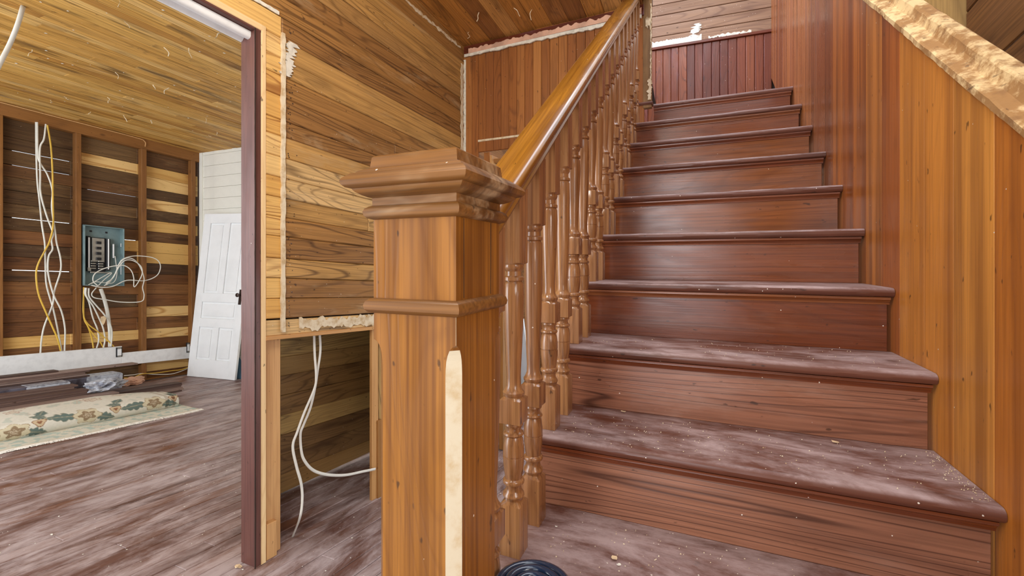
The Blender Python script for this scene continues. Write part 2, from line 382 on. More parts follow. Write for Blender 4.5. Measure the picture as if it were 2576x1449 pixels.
# ---- stud wall of the far room
swall = empty('wall_left', kind='structure')
SH = [2.42, 2.302, 2.11, 1.974, 1.818, 1.683, 1.542, 1.402, 1.256, 1.121, .975, .835, .694, .569, .424, .267, .127, -.029, -.154, -.331, -.47, -.59, -.68]
newC = {2, 3, 5, 7, 9, 10, 15, 17, 20}
ybay = [sw(-60, 700).y, sw(8, 700).y, sw(205, 700).y, sw(369, 700).y, YWH]
xs = XS - .09
for bi in range(4):
    y0, y1 = ybay[bi] - .06, ybay[bi + 1] + .02
    if bi == 0: y0 = YN
    for i in range(len(SH) - 1):
        if bi == 3: nw = i in newC
        elif bi == 2: nw = i in (2, 17) or (i == 9)
        elif bi == 1: nw = i == 17
        else: nw = False
        m = M['sheath_new'] if nw else (M['sheath'] if (i < 9 or random.random() < .3) else M['sheath_brown'])
        g = .0015
        if bi == 1 and i in (3, 4, 8, 12): g = .006
        if bi == 2 and i in (5, 9): g = .005
        off = random.uniform(-.006, .004)
        ya, yb = y0, y1
        if bi == 1 and g > .005: pass
        slab('plank', [W(xs + off, ya, SH[i] - g), W(xs + off, yb, SH[i] - g), W(xs + off, yb, SH[i + 1] + .001), W(xs + off, ya, SH[i + 1] + .001)], NW, .02, m, swall)
for bi in range(4):
    y0, y1 = ybay[bi] - .06, ybay[bi + 1] + .1
    if bi == 0: y0 = YN
    gaps = {1: (3, 4, 8, 12), 2: (5, 9)}.get(bi, ())
    edges = [2.5] + [SH[q] for q in gaps] + [-.78]
    for a, b in zip(edges[:-1], edges[1:]):
        slab('backing', [W(xs - .022, y0, a - .006), W(xs - .022, y1, a - .006), W(xs - .022, y1, b + .0005), W(xs - .022, y0, b + .0005)], NW, .01, M['dark'], swall)
def studbox(y0, y1, h0, h1, x0=XS, d=.09, mat=None, name='stud', parent=swall):
    return slab(name, [W(x0, y0, h0), W(x0, y0, h1), W(x0, y1, h1), W(x0, y1, h0)], NW, d, mat or M['stud'], parent)
for (u0, u1) in ((-4, 8), (191, 205), (356.5, 369), (482, 492)):
    studbox(sw(u0, 600).y, sw(u1, 600).y, HF, 2.30)
o = slab('top_plate', [W(XS + .004, YN, 2.30), W(XS + .004, YWH, 2.30), W(XS + .004, YWH, 2.445), W(XS + .004, YN, 2.445)], NW, .14, M['stud'], swall)
slab('bottom_plate', [W(XS, YN, HF), W(XS, YWH, HF), W(XS, YWH, HF + .02), W(XS, YN, HF + .02)], NW, .09, M['stud'], swall)
tube('cable', [W(XS + .02, 1.9, 2.425), W(XS + .02, 2.6, 2.42), W(XS + .02, 3.3, 2.415), W(XS + .02, 3.42, 2.395), W(XS + .015, 3.43, 2.33)], .006, M['stud_pale'], swall)
# ---- white plank wall of the far room
ww = slab('wall_back', [(-6.6, YWH + .02, -1.1), (-2.36, YWH + .02, -1.1), (-2.36, YWH + .02, 2.4), (-6.6, YWH + .02, 2.4)], (0, -1, 0), .03, M['white_wall'], kind='structure')
z = HF + KZ * YWH
while z < 2.3:
    slab('plank', [(-6.48, YWH, z + .0012), (-2.36, YWH, z + .0012), (-2.36, YWH, z + .152), (-6.48, YWH, z + .152)], (0, -1, 0), .018, M['white_wall'], ww, c=.0018); z += .1535
slab('corner_board', [(-6.535, YWH - .015, HF + KZ * YWH), (-6.47, YWH - .015, HF + KZ * YWH), (-6.47, YWH - .015, 2.165), (-6.535, YWH - .015, 2.165)], (0, -1, 0), .02, M['white_wall'], ww, grain='v')
# ---- partition wall between hall and far room
pw = empty('wall_center', kind='structure')
HP = [2.60, 2.45, 2.345, 2.245, 2.145, 2.043, 1.941, 1.838, 1.74, 1.654, 1.552, 1.438, 1.357, 1.255, 1.155, 1.057, .962, .868, .76, .664, .564, .467]
YJ = wl(668, 700).y; YR = wl(710, 600).y; YC = 3.18
for i in range(len(HP) - 1):
    h1, h0 = HP[i], HP[i + 1]
    o = random.uniform(-.002, .002)
    def q(a, b, mt):
        slab('plank', [W(XP + o, a + .0008, h1 - .001), W(XP + o, b - .0008, h1 - .001), W(XP + o, b - .0008, h0 + .001), W(XP + o, a + .0008, h0 + .001)], NW, .022, mt, pw, c=.0045)
    if h0 > 1.93: q(YN, YC, M['wall_old'])
    elif h0 > 1.80: q(YN, YR, M['wall_fresh']); q(YR, YC, M['wall_old'])
    else:
        q(YJ, YR, M['wall_fresh'])
        if i in (10, 12, 15): ym = random.uniform(2.1, 2.6); q(YR, ym, M['wall_old']); q(ym, YC, M['wall_old'])
        else: q(YR, YC, M['wall_old'])
slab('backing', [W(XP - .03, YJ, 2.6), W(XP - .03, YC, 2.6), W(XP - .03, YC, .39), W(XP - .03, YJ, .39)], NW, .02, M['dark'], pw)
slab('plank', [W(XP, 2.325, .465), W(XP, YC, .465), W(XP, YC, .369), W(XP, 2.325, .369)], NW, .02, M['chase'], pw)
# header ledge under the planks
slab('header_board', [W(XP - .006, YJ, .460), W(XP - .006, 2.32, .460), W(XP - .006, 2.32, .385), W(XP - .006, YJ, .385)], NW, .03, M['wall_old'], pw)
slab('header_strip', [W(XP + .006, YJ, .386), W(XP + .006, 2.32, .386), W(XP + .006, 2.32, .366), W(XP + .006, YJ, .366)], NW, .10, M['stud_pale'], pw)
jagstrip('plaster_patch', W(XP - .005, 1.66, .425), W(XP - .005, 2.3, .428), W(0, 0, 1) * 1, NW, .05, .006, M['plaster'], pw, amp=.5, seed=5, both=True)
# lower boards beyond the right-hand stud, hidden behind the newel
for i in range(10):
    h1 = .366 - i * .105
    if h1 - .105 < HF: break
    slab('plank', [W(XP, 2.36, h1), W(XP, YC, h1), W(XP, YC, h1 - .103), W(XP, 2.36, h1 - .103)], NW, .02, M['chase'], pw)
# studs of the low opening
def pst(u0, u1, h0, h1, off, d, mat, nm='stud'):
    return studbox(wl(u0, 1000, off).y, wl(u1, 1000, off).y, h0, h1, XP + off, d, mat, nm, pw)
pst(669, 706, HF, .366, -.035, .05, M['stud_pale'])
pst(671, 697, HF, HF + .17, -.005, .03, M['stud_pale'], 'block')
pst(936, 952, HF - .0, .366, -.012, .02, M['stud_pale']); pst(952.5, 966, HF, .366, -.03, .02, M['chase'])
pst(951, 962, HF, -.2, 0, .05, M['stud'], 'block')
# recessed lower wall (seen through the low opening)
for i, v in enumerate((800, 850, 898.5, 945.6, 995.7, 1046, 1095.6, 1146, 1195)):
    hA = hz(hit(707, v, W(XCH, 0, 0), NW)); hB = hz(hit(707, (850, 898.5, 945.6, 995.7, 1046, 1095.6, 1146, 1195, 1243)[i], W(XCH, 0, 0), NW))
    lift = .0 if i < 8 else .035
    o = random.uniform(-.003, .002)
    slab('plank', [W(XCH + o, 1.94, hA), W(XCH + o, 3.2, hA), W(XCH + o, 3.2, hB + lift + .001), W(XCH + o, 1.94, hB + .001)], NW, .02, M['chase'], pw)
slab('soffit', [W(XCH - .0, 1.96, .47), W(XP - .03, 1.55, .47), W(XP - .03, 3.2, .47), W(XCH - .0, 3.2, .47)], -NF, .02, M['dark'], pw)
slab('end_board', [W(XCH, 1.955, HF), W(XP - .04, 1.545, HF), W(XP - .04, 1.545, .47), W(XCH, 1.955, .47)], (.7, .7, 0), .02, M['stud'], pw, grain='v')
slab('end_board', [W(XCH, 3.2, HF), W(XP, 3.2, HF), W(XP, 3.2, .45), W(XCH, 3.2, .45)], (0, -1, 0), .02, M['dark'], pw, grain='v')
# plaster ridge where the old casing stood, vertical then along the header
jagstrip('plaster_ridge', W(XP + .001, YR, .40), W(XP + .001, YR, 1.86), Vector((KX, 1, KZ)).normalized(), NW, .020, .011, M['plaster'], pw, amp=.22, seed=2, both=True, seg=90)
jagstrip('plaster_ridge', W(XP + .001, .3, 1.955), W(XP + .001, YR - .02, 1.945), W(0, 0, 1), NW, .018, .006, M['plaster_white'], pw, amp=.4, seed=3, both=True, seg=80)
jagstrip('plaster_patch', W(XP + .001, YR + .02, 1.66), W(XP + .001, YR + .05, 1.84), Vector((0, 1, 0)), NW, .045, .006, M['plaster_white'], pw, amp=.9, seed=18, both=True, seg=40)
jagstrip('plaster_patch', W(XP + .001, 2.2, 2.545), W(XP + .001, 3.1, 2.54), W(0, 0, 1), NW, .02, .004, M['plaster'], pw, amp=.9, seed=4, both=True)
jagstrip('plaster_patch', W(XP + .002, 3.12, 1.5), W(XP + .002, 3.12, 2.42), Vector((0, 1, 0)), NW, .035, .006, M['plaster'], pw, amp=.4, seed=11, both=True)
# small dark nail heads beside the ridge
vs = []; fs = []
for i in range(70):
    p = W(XP + .001, YR + .03 + abs(random.gauss(0, .012)), random.uniform(.42, 2.1)); r = random.uniform(.002, .004); b = len(vs)
    if i > 55: p = W(XP + .001, random.uniform(1.6, 3), random.uniform(.5, 2.4))
    for k in range(6): vs.append(p + Vector((0, math.cos(k * PI / 3) * r, math.sin(k * PI / 3) * r)))
    vs.append(p + Vector((.004, 0, 0))); fs += [(b + k, b + (k + 1) % 6, b + 6) for k in range(6)]
o = link('nail_heads', mesh('nail_heads', vs, fs), M['brass'], pw); o['kind'] = 'stuff'
# ---- door opening in the partition: dark jamb, pale edge, header and white crown
door = empty('door_1', kind='structure')
J0, J1 = onfloor(606, 1415), onfloor(657, 1420)
hj = hz(hit(605, 83, (0, J0.y, 0), (0, 1, 0)))
for nm, xa, xb, yy, mt in (('jamb', J0.x, J1.x, J0.y, M['jamb']),):
    slab(nm, [(xa, yy, HF + KZ * yy), (xb, yy, HF + KZ * yy), (xb, yy, hj + KZ * yy + .0), (xa, yy, hj + KZ * yy)], (0, -1, 0), .03, mt, door, grain='v')
jagstrip('ragged_dark_edge', Vector((J1.x + .004, J0.y - .002, HF + KZ * 1.43)), Vector((J1.x + .004, J0.y - .002, hj + KZ * 1.43)), (1, 0, 0), (0, -1, 0), .004, .004, M['dark'], door, amp=.5, seg=120, seed=9, both=True)  # thin ragged dark strip along the right edge of the jamb
HT = 1.818
slab('edge_strip', [W(XP + .004, YJ - .022, HF), W(XP + .004, YJ + .001, HF), W(XP + .004, YJ + .001, HT + .03), W(XP + .004, YJ - .022, HT + .03)], NW, .1, M['edge_pale'], door, grain='v')
slab('edge_strip', [W(XP + .004, YN, HT), W(XP + .004, YJ, HT), W(XP + .004, YJ, HT + .03), W(XP + .004, YN, HT + .03)], NW, .03, M['edge_pale'], door)
slab('head_board', [W(XP - .13, YN, HT - .01), W(XP - .0, YN, HT - .01), W(XP - .0, YJ - .02, HT - .01), W(XP - .13, YJ - .02, HT - .01)], -NF, .03, M['jamb'], door, grain='v')
crown = [(-.03, 0), (-.03, -.022), (-.036, -.03), (-.05, -.034), (-.058, -.03), (-.062, -.018), (-.075, -.02), (-.088, -.034), (-.10, -.036), (-.112, -.028), (-.118, -.006), (-.125, 0)]
prism('crown_molding', [(a, b + HT - .012) for a, b in crown], 'y', YN, YJ - .03, M['white_trim'], door, smooth=50, fn=lambda v: W(XP + v.x, v.y, v.z))
slab('wall_above', [W(XP - .02, YN, HT), W(XP - .02, YJ, HT), W(XP - .02, YJ, 2.6), W(XP - .02, YN, 2.6)], NW, .10, M['stud'], door)
# ---- hall back wall with the doorway behind the stair
bw_ = empty('wall_rear', kind='structure')
def by(x): return 3.152 - .04 * (x + 1.75)
def bpt(x, z, off=0): return Vector((x, by(x) - off, z))
def bu(u): return hit(u, 650, (-1.75, 3.152, 0), (.04, 1, 0)).x
NB = Vector((-.04, -1, 0)).normalized()
zd = hit(1225, 380, (-1.75, 3.152, 0), (.04, 1, 0)).z
xo0, xo1 = bu(1207), bu(1368)
zt = 2.43; FZ = HF + KZ * 3.2
bx = [-1.80, bu(1187), bu(1203)]
while bx[-1] < -.36: bx.append(bx[-1] + .067)
bx[-1] = -.345
for a, b in zip(bx[:-1], bx[1:]):
    z0 = zd if (a > xo0 - .03 and b < xo1 + .02) else FZ
    slab('beadboard', [bpt(a + .0008, z0), bpt(a + .0008, zt), bpt(b - .0008, zt), bpt(b - .0008, z0)], NB, .02, M['bead_hall'], bw_, c=.003)
ztr = hit(1203, 355, (-1.75, 3.152, 0), (.04, 1, 0)).z
slab('trim_strip', [bpt(bu(1203), ztr - .008, .008), bpt(-.6, ztr - .008, .008), bpt(-.6, ztr + .008, .008), bpt(bu(1203), ztr + .008, .008)], NB, .01, M['plaster'], bw_)
zs = 2.281
slab('picture_rail', [bpt(-1.75, zs + .012, .01), bpt(-.345, zs + .012, .01), bpt(-.345, zs + .085, .01), bpt(-1.75, zs + .085, .01)], NB, .012, M['bead_up'], bw_)
jagstrip('plaster_strip', bpt(-1.74, zs + .006, .008), bpt(-.36, zs + .004, .008), Z, NB, .022, .012, M['plaster_white'], bw_, amp=.45, seg=110, seed=6)
jagstrip('plaster_strip', bpt(-1.70, zs + .034, .019), bpt(-.36, zs + .036, .019), -Z, NB, .036, .003, M['pink'], bw_, amp=.45, seg=110, seed=7)
jagstrip('plaster_strip', bpt(-1.742, .6, .002), bpt(-1.742, 2.26, .002), (1, 0, 0), NB, .018, .005, M['plaster_white'], bw_, amp=.6, seg=110, seed=12)
d2 = empty('door_2', kind='structure')
def bs(nm, u0, u1, z0, z1, off, mat, t=.03): slab(nm, [bpt(bu(u0), z0, off), bpt(bu(u0), z1, off), bpt(bu(u1), z1, off), bpt(bu(u1), z0, off)], NB, t, mat, d2)
bs('casing', 1213, 1227, FZ, zd, -.03, M['bead_hall']); bs('jamb', 1228.5, 1234, FZ, zd - .03, -.02, M['stud_pale'], .12)
bs('jamb', 1236, 1247, FZ, zd - .09, -.14, M['stud'], .12); bs('jamb', 1366, 1374, FZ, zd, -.02, M['stud'], .14)
slab('header', [bpt(bu(1228), zd - .085, -.06), bpt(bu(1228), zd - .05, -.06), bpt(bu(1372), zd - .05, -.06), bpt(bu(1372), zd - .085, -.06)], NB, .1, M['stud'], d2, grain='v')
# room glimpsed beyond it
slab('wall_rear', [(-4, 6.6, -1.3), (.4, 6.6, -1.3), (.4, 6.6, 4.0), (-4, 6.6, 4.0)], (0, -1, 0), .04, M['sheath_brown'], kind='structure')
slab('wall_side', [(-2.30, 3.22, -1.3), (-2.30, 6.6, -1.3), (-2.30, 6.6, 4), (-2.30, 3.22, 4)], (1, 0, 0), .05, M['sheath_brown'], kind='structure')
# ---- end post of the upper partition (raw plaster clinging to it)
ue = empty('trim_1', kind='structure')
slab('wall_end_board', [(-.354, 3.094, 1.67), (-.297, 3.094, 1.67), (-.297, 3.094, 4.2), (-.354, 3.094, 4.2)], (0, -1, 0), .035, M['chase'], ue, grain='v')
jagstrip('plaster_patch', (-.312, 3.093, 1.72), (-.306, 3.093, 1.86), (1, 0, 0), (0, -1, 0), .022, .005, M['plaster'], ue, amp=.6, seed=13, both=True, seg=30)
jagstrip('plaster_patch', (-.302, 3.093, 1.86), (-.300, 3.093, 2.36), (1, 0, 0), (0, -1, 0), .007, .004, M['plaster'], ue, amp=.9, seed=14, both=True, seg=60)
jagstrip('plaster_patch', (-.335, 3.093, 2.235), (-.300, 3.093, 2.245), Z, (0, -1, 0), .05, .004, M['plaster'], ue, amp=.5, seed=15, both=True, seg=16)
# ---- upper landing wall
uw = empty('wall_landing', kind='structure')
def uy(x): return 4.057 + .049 * (x - .522)
def up_(x, z, off=0): return Vector((x, uy(x) - off, z))
def uu(u): return hit(u, 300, (.522, 4.057, 0), (-.049, 1, 0)).x
def uz(u, v): return hit(u, v, (.522, 4.057, 0), (-.049, 1, 0)).z
NU = Vector((.049, -1, 0)).normalized()
us = [1590, 1610, 1630, 1650, 1668, 1688, 1707, 1728, 1748, 1768, 1790, 1811, 1832, 1854, 1876, 1899, 1921, 1942]
zr = uz(1640, 128)
for a, b in zip(us[:-1], us[1:]):
    a, b = uu(a), uu(b)
    slab('beadboard', [up_(a + .001, 1.70), up_(a + .001, zr), up_(b - .001, zr), up_(b - .001, 1.70)], NU, .02, M['bead_up'], uw, c=.0035)
slab('cap_rail', [up_(uu(1590), zr, .016), up_(.53, zr, .016), up_(.53, zr + .022, .016), up_(uu(1590), zr + .022, .016)], NU, .03, M['bead_up'], uw)
slab('backing', [up_(uu(1590), 1.60, -.02), up_(.60, 1.60, -.02), up_(.60, 4, -.02), up_(uu(1590), 4, -.02)], NU, .02, M['dark'], uw)
zz = [uz(1640, v) for v in (121, 95, 69, 43, 16, -12, -40, -70, -100, -130, -160, -200)]
for a, b in zip(zz[:-1], zz[1:]):
    slab('plank', [up_(uu(1590), a + .002), up_(.53, a + .002), up_(.53, b - .002), up_(uu(1590), b - .002)], NU, .02, M['plank_up'], uw, c=.003)
jagstrip('plaster_patch', up_(uu(1637), zr + .045), up_(uu(1765), zr + .045), -Z, NU, .05, .004, M['plaster_white'], uw, amp=.35, seed=21, seg=50)
jagstrip('plaster_patch', up_(uu(1745), zr + .05), up_(uu(1755), zr + .17), (1, 0, 0), NU, .05, .004, M['plaster_white'], uw, amp=.9, seed=22, both=True, seg=24)
jagstrip('plaster_patch', up_(uu(1782), zr + .04), up_(uu(1890), zr + .034), -Z, NU, .02, .003, M['plaster_white'], uw, amp=.8, seed=23, both=True, seg=40)
pk = lambda u, v: hit(u, v, (0, 3.32, 0), (0, 1, 0))
slab('dark_wedge', [pk(1630, 264), pk(1650, 264), pk(1637, 188), pk(1630, 188)], (0, -1, 0), .02, M['dark'], uw)  # dark wedge-shaped slab at the left end of the landing
# ---- right wall of vertical stained boards, cut along the slope
XR = .522
rw = empty('wall_right', kind='structure')
def ztop(y): return -.011 + .83 * y
y = .05; random.seed(31)
while y < 4.05:
    b = min(y + random.choice((.135, .14, .15)), 4.057)
    zb0, zb1 = max(-.5, .745 * (y - 1.107) - .1), max(-.5, .745 * (b - 1.107) - .1)
    t0, t1 = ztop(y) + .02, ztop(b) + .02
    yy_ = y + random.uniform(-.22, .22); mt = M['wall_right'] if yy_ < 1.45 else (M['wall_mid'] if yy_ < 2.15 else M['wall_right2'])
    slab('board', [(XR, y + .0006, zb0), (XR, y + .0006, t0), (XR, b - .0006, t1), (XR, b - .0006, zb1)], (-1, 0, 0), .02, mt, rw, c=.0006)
    y = b
slab('backing', [(XR + .021, 0, -.7), (XR + .021, 0, ztop(0)), (XR + .021, 4.1, ztop(4.1)), (XR + .021, 4.1, 1.6)], (-1, 0, 0), .03, M['dark'], rw)
# broken plaster cap along its sloping top
g = NT('broken_plaster_cap'); tc = g.n('ShaderNodeTexCoord').outputs['Object']
n1 = g.noise(g.vmul(tc, (1, 1, 1)), scale=9, det=6, rough=.7); n2 = g.noise(tc, scale=30, det=4)
col = g.mix(g.mr(n1, .42, .56), srgb(158, 116, 66), srgb(220, 190, 138)); col = g.mix(g.mr(n2, .52, .7, 0, .6), col, srgb(130, 92, 52))
n3 = g.noise(g.vmul(tc, (60, 9, 60)), scale=1, det=3); col = g.mix(g.mr(n3, .66, .72, 0, .6), col, srgb(84, 56, 32))
g.put(col, g.b.inputs['Base Color']); g.b.inputs['Roughness'].default_value = .9; g.bump(n1, .5, .01); M['rock_cap'] = g.m
prof = [(XR + .03, -.005), (XR - .002, 0), (XR - .010, .003), (XR - .010, .020), (XR - .005, .024), (XR + .010, .026), (XR + .020, .028), (XR + .023, .040), (XR + .025, .058), (XR + .029, .066), (XR + .036, .066), (XR + .052, .068), (XR + .06, .06), (XR + .06, .0)]
def capfn(v):
    y = v.y; q = Vector((v.x * 14, round(y * 14) if noise.noise(Vector((y * 9, 0, 0))) > 0 else y * 14, v.z * 14)); a = noise.noise(q) + .7 * noise.noise(q * 3.1)
    e = 0 if v.x > XR + .055 else 1
    return Vector((v.x + .0035 * a * e, y, v.z + ztop(y) + .004 * noise.noise(q * 1.7 + Vector((5, 0, 0))) * e))
prism('plaster_cap', prof, 'y', .2, 4.06, M['rock_cap'], rw, seg=330, fn=capfn, smooth=14)
wf = empty('wall_front_light_block', kind='structure')  # unseen wall behind the camera, put in to block daylight on newel and risers
for xa, xb, za, zb in ((-2.1, -.95, -.75, 2.7), (.25, 3.2, -.75, 2.7), (-.95, .25, 1.95, 2.7)):
    slab('panel', [(xa, -.95, za), (xb, -.95, za), (xb, -.95, zb), (xa, -.95, zb)], (0, 1, 0), .1, M['bead_hall'], wf, grain='v')
# ---- dark boards seen beyond the sloping cap, top right
dw = empty('wall_far', kind='structure')
xc = 2.2 * .418
slab('board', [(.55, 2.2, .8), (xc + .03, 2.2, .8), (xc + .03, 2.2, 4), (.55, 2.2, 4)], (0, -1, 0), .02, M['chase'], dw, grain='v')
zc = .5
for i in range(16):
    a = zc + i * .27
    slab('plank', [(xc, .0, a + .31), (xc, 2.2, a), (xc, 2.2, a + .266), (xc, .0, a + .576)], (-1, 0, 0), .02, M['sheath_brown'], dw, c=.004)

# ================================================================== STAIRCASE
stair = empty('staircase', (0, .85, -.38), label='dark red-brown wooden staircase with dusty worn treads and grained risers', cat='staircase')
XL = -.43
def yn(n): return .852 + .2551 * n
def tread(n, xa, xb, ylen=.2807, y0=None):
    a = yn(n); zt_ = .19 * n; r = .014; pts = []
    for k in range(7):
        t = -PI / 2 + PI * k / 6; pts.append((a + r - r * math.cos(t), zt_ - r + r * math.sin(t)))
    pts = [(a + ylen, zt_ - 2 * r)] + pts + [(a + ylen, zt_)]
    sg = 60
    def wear(v):
        if v.y < a + .03:
            q = noise.noise(Vector((v.x * 5, n * 3.1, 0))) + .5 * noise.noise(Vector((v.x * 19, n * 5.1, 2)))
            return v + Vector((0, max(0, .003 * q), -.0025 * max(0, q) if v.z > zt_ - .01 else 0))
        return v
    return prism('tread', pts, 'x', xa, xb, M['tread'], stair, smooth=30, seg=sg, fn=wear)
for n in range(-2, 10):
    if n == -1:
        tread(n, -.302, XR - .001); prism('tread', [(.682, -.218), (.682, -.19), (.8777, -.19), (.8777, -.218)], 'x', XL, -.3025, M['tread'], stair)
    elif n == -2: tread(n, XL, XR - .001)
    elif n == 9: tread(n, -.29, XR - .001, ylen=.86); prism('tread', [(3.15, 1.69), (3.15, 1.71), (3.09, 1.71), (3.085, 1.70), (3.09, 1.69)], 'x', -.43, -.291, M['tread'], stair)
    else: tread(n, XL, XR - .001)
    ry = yn(n) + .0256; z0, z1 = .19 * (n - 1), .19 * n - .0281
    xa = -.302 if n in (-1,) else (-.29 if n == 9 else XL + .008)
    slab('riser', [(xa, ry, z0), (XR - .012, ry, z0), (XR - .012, ry, z1), (xa, ry, z1)], (0, -1, 0), .018, M['riser'] if n < 3 else M['riser_plain'], stair, c=.001)
    if n > -2: slab('riser_foot', [(xa, ry + .002, z0 - .026), (XR - .012, ry + .002, z0 - .026), (XR - .012, ry + .002, z0 + .001), (xa, ry + .002, z0 + .001)], (0, -1, 0), .016, M['riser_plain'], stair, c=0)
    cv = [(ry, z1), (ry - .017, z1), (ry - .016, z1 - .004), (ry - .0165, z1 - .007), (ry - .013, z1 - .009), (ry - .009, z1 - .013), (ry - .006, z1 - .018), (ry - .0055, z1 - .022), (ry, z1 - .023)]
    prism('cove_molding', cv, 'x', xa, XR - .008, M['riser_plain'], stair, smooth=40)
st_pts = []
for n in range(-2, 9):
    st_pts += [(yn(n) + .026, .19 * (n - 1) - .0), (yn(n) + .026, .19 * n - .028)]
st_pts += [(3.08, .19 * 8 - .028), (3.08, 1.1), (yn(-2) + .026 + .35, -.8), (yn(-2) + .026, -.8)]
st_pts[0] = (yn(-2) + .026, -.72)
vs = [Vector((XL + x_, p, q)) for x_ in (.004, .03) for p, q in st_pts]; k = len(st_pts)
fs = [(i, (i + 1) % k, k + (i + 1) % k, k + i) for i in range(k)] + [tuple(range(k)), tuple(range(k, 2 * k))]
# keep the stringer behind the newel: starts at tread -1 back edge
link('stringer', mesh('stringer', vs, fs), M['riser'], stair)

# ================================================================== NEWEL POST
NX0, NX1, NY0, NY1 = -.452, -.310, .535, .677
nc = Vector(((NX0 + NX1) / 2, (NY0 + NY1) / 2, 0)); hwN = .071
newel = empty('newel_post', (nc.x, nc.y, -.38), label='square amber wooden newel post with heavy moulded cap and chamfered corners', cat='post')
def sq_prof(name, levels, mat, smooth=35, ch=0, extra=None):
    vs = []; fs = []
    for z, r in levels:
        vs += [Vector((nc.x + sx * r, nc.y + sy * r, z)) for sx, sy in ((-1, -1), (1, -1), (1, 1), (-1, 1))]
    for i in range(len(levels) - 1):
        for k in range(4): fs.append((i * 4 + k, i * 4 + (k + 1) % 4, i * 4 + 4 + (k + 1) % 4, i * 4 + 4 + k))
    fs += [(0, 1, 2, 3), tuple(range(len(levels) * 4 - 4, len(levels) * 4))]
    c = Vector((nc.x, nc.y, levels[0][0]))
    return link(name, mesh(name, [v - c for v in vs], fs), mat, newel, Matrix.Translation(c), smooth)
sq_prof('upper_block', [(.5935, hwN), (.735, hwN)], M['newel'])
sq_prof('belt_molding', [(.572, hwN), (.574, hwN + .006), (.578, hwN + .010), (.584, hwN + .011), (.590, hwN + .009), (.594, hwN + .004), (.595, hwN)], M['cap'])
sq_prof('cap', [(.712, hwN), (.714, hwN + .007), (.718, hwN + .0105), (.7235, hwN + .0115), (.7285, hwN + .0095), (.7315, hwN + .005), (.733, hwN + .0015),
                (.7445, hwN + .0015), (.7455, hwN + .006), (.748, hwN + .012), (.7525, hwN + .019), (.7555, hwN + .0215), (.757, hwN + .0222), (.7575, hwN + .025), (.7585, hwN + .029), (.7625, hwN + .033), (.768, hwN + .0345), (.7725, hwN + .032), (.777, hwN + .0265), (.7795, hwN + .024), (.7805, hwN + .019), (.7835, hwN + .0165), (.786, hwN + .0125), (.7875, hwN + .0065), (.7895, hwN + .004), (.8055, hwN + .002), (.8085, hwN - .002), (.810, hwN - .01), (.811, 0.001)], M['cap'])
# shaft with stopped chamfers
levels = []; zs_ = [-.38, .49, .50, .510, .518, .525, .530, .533, .5725]
chs = [.017, .017, .0165, .0155, .0135, .0105, .006, 0.0004, 0.0004]
vs = []; fs = []
for z, c_ in zip(zs_, chs):
    r = hwN
    for sx, sy, o_ in ((-1, -1, 0), (1, -1, 1), (1, 1, 0), (-1, 1, 1)):
        a = Vector((nc.x + sx * (r - c_), nc.y + sy * r, z)); b = Vector((nc.x + sx * r, nc.y + sy * (r - c_), z))
        vs += [b, a] if o_ == 0 else [a, b]
for i in range(len(zs_) - 1):
    for k in range(8): fs.append((i * 8 + k, i * 8 + (k + 1) % 8, i * 8 + 8 + (k + 1) % 8, i * 8 + 8 + k))
fs += [tuple(range(8)), tuple(range(64, 72))]
c = Vector((nc.x, nc.y, -.38)); me = mesh('shaft', [v - c for v in vs], fs); me.materials.append(M['newel']); me.materials.append(M['worn_paint'])
for p in me.polygons:                      # paint left on the near right-hand chamfer
    if p.normal.x > .6 and p.normal.y < -.6 and abs(p.normal.z) < .3: p.material_index = 1
link('shaft', me, None, newel, Matrix.Translation(c))
box('back_strip', (-.412, .6775, -.188), (-.336, .694, .80), M['newel'], newel)
# thin face joints of the built-up post
for yy in (.557, .645): box('joint_line', (NX1 - .0002, yy - .0006, .597), (NX1 + .0004, yy + .0006, .711), M['dark'], newel, bev=0)

# ================================================================== STAIR RAILING
rail = empty('stair_railing', (-.385, .92, 0), label='turned wooden stair balustrade under a broad glossy amber handrail', cat='railing')
rp = [(-.412, .118), (-.360, .118), (-.356, .124), (-.352, .127), (-.350, .134), (-.353, .141), (-.350, .147), (-.3455, .152), (-.3425, .161), (-.342, .172), (-.345, .179), (-.352, .184), (-.368, .188), (-.388, .190), (-.408, .188), (-.424, .185), (-.432, .179), (-.435, .171), (-.434, .161), (-.430, .152), (-.424, .147), (-.422, .141), (-.425, .134), (-.422, .127), (-.416, .124)]
RY0, RY1 = .679, 3.093
Dv = Vector((0, 1, .745)).normalized()
mr_ = frame(Vector((-.388, RY0, .745 * RY0 + .16)), Dv, Vector((0, -.745, 1)))
vs = []; fs = []; k = len(rp); sg = 40
for i in range(sg + 1):
    y = RY0 + (RY1 - RY0) * i / sg
    vs += [mr_.inverted() @ Vector((a, y, b + .745 * y)) for a, b in rp]
fs = [(i * k + j, i * k + (j + 1) % k, (i + 1) * k + (j + 1) % k, (i + 1) * k + j) for i in range(sg) for j in range(k)] + [tuple(range(k)), tuple(range(sg * k, sg * k + k))]
link('handrail', mesh('handrail', vs, fs), M['rail'], rail, mr_, 40)
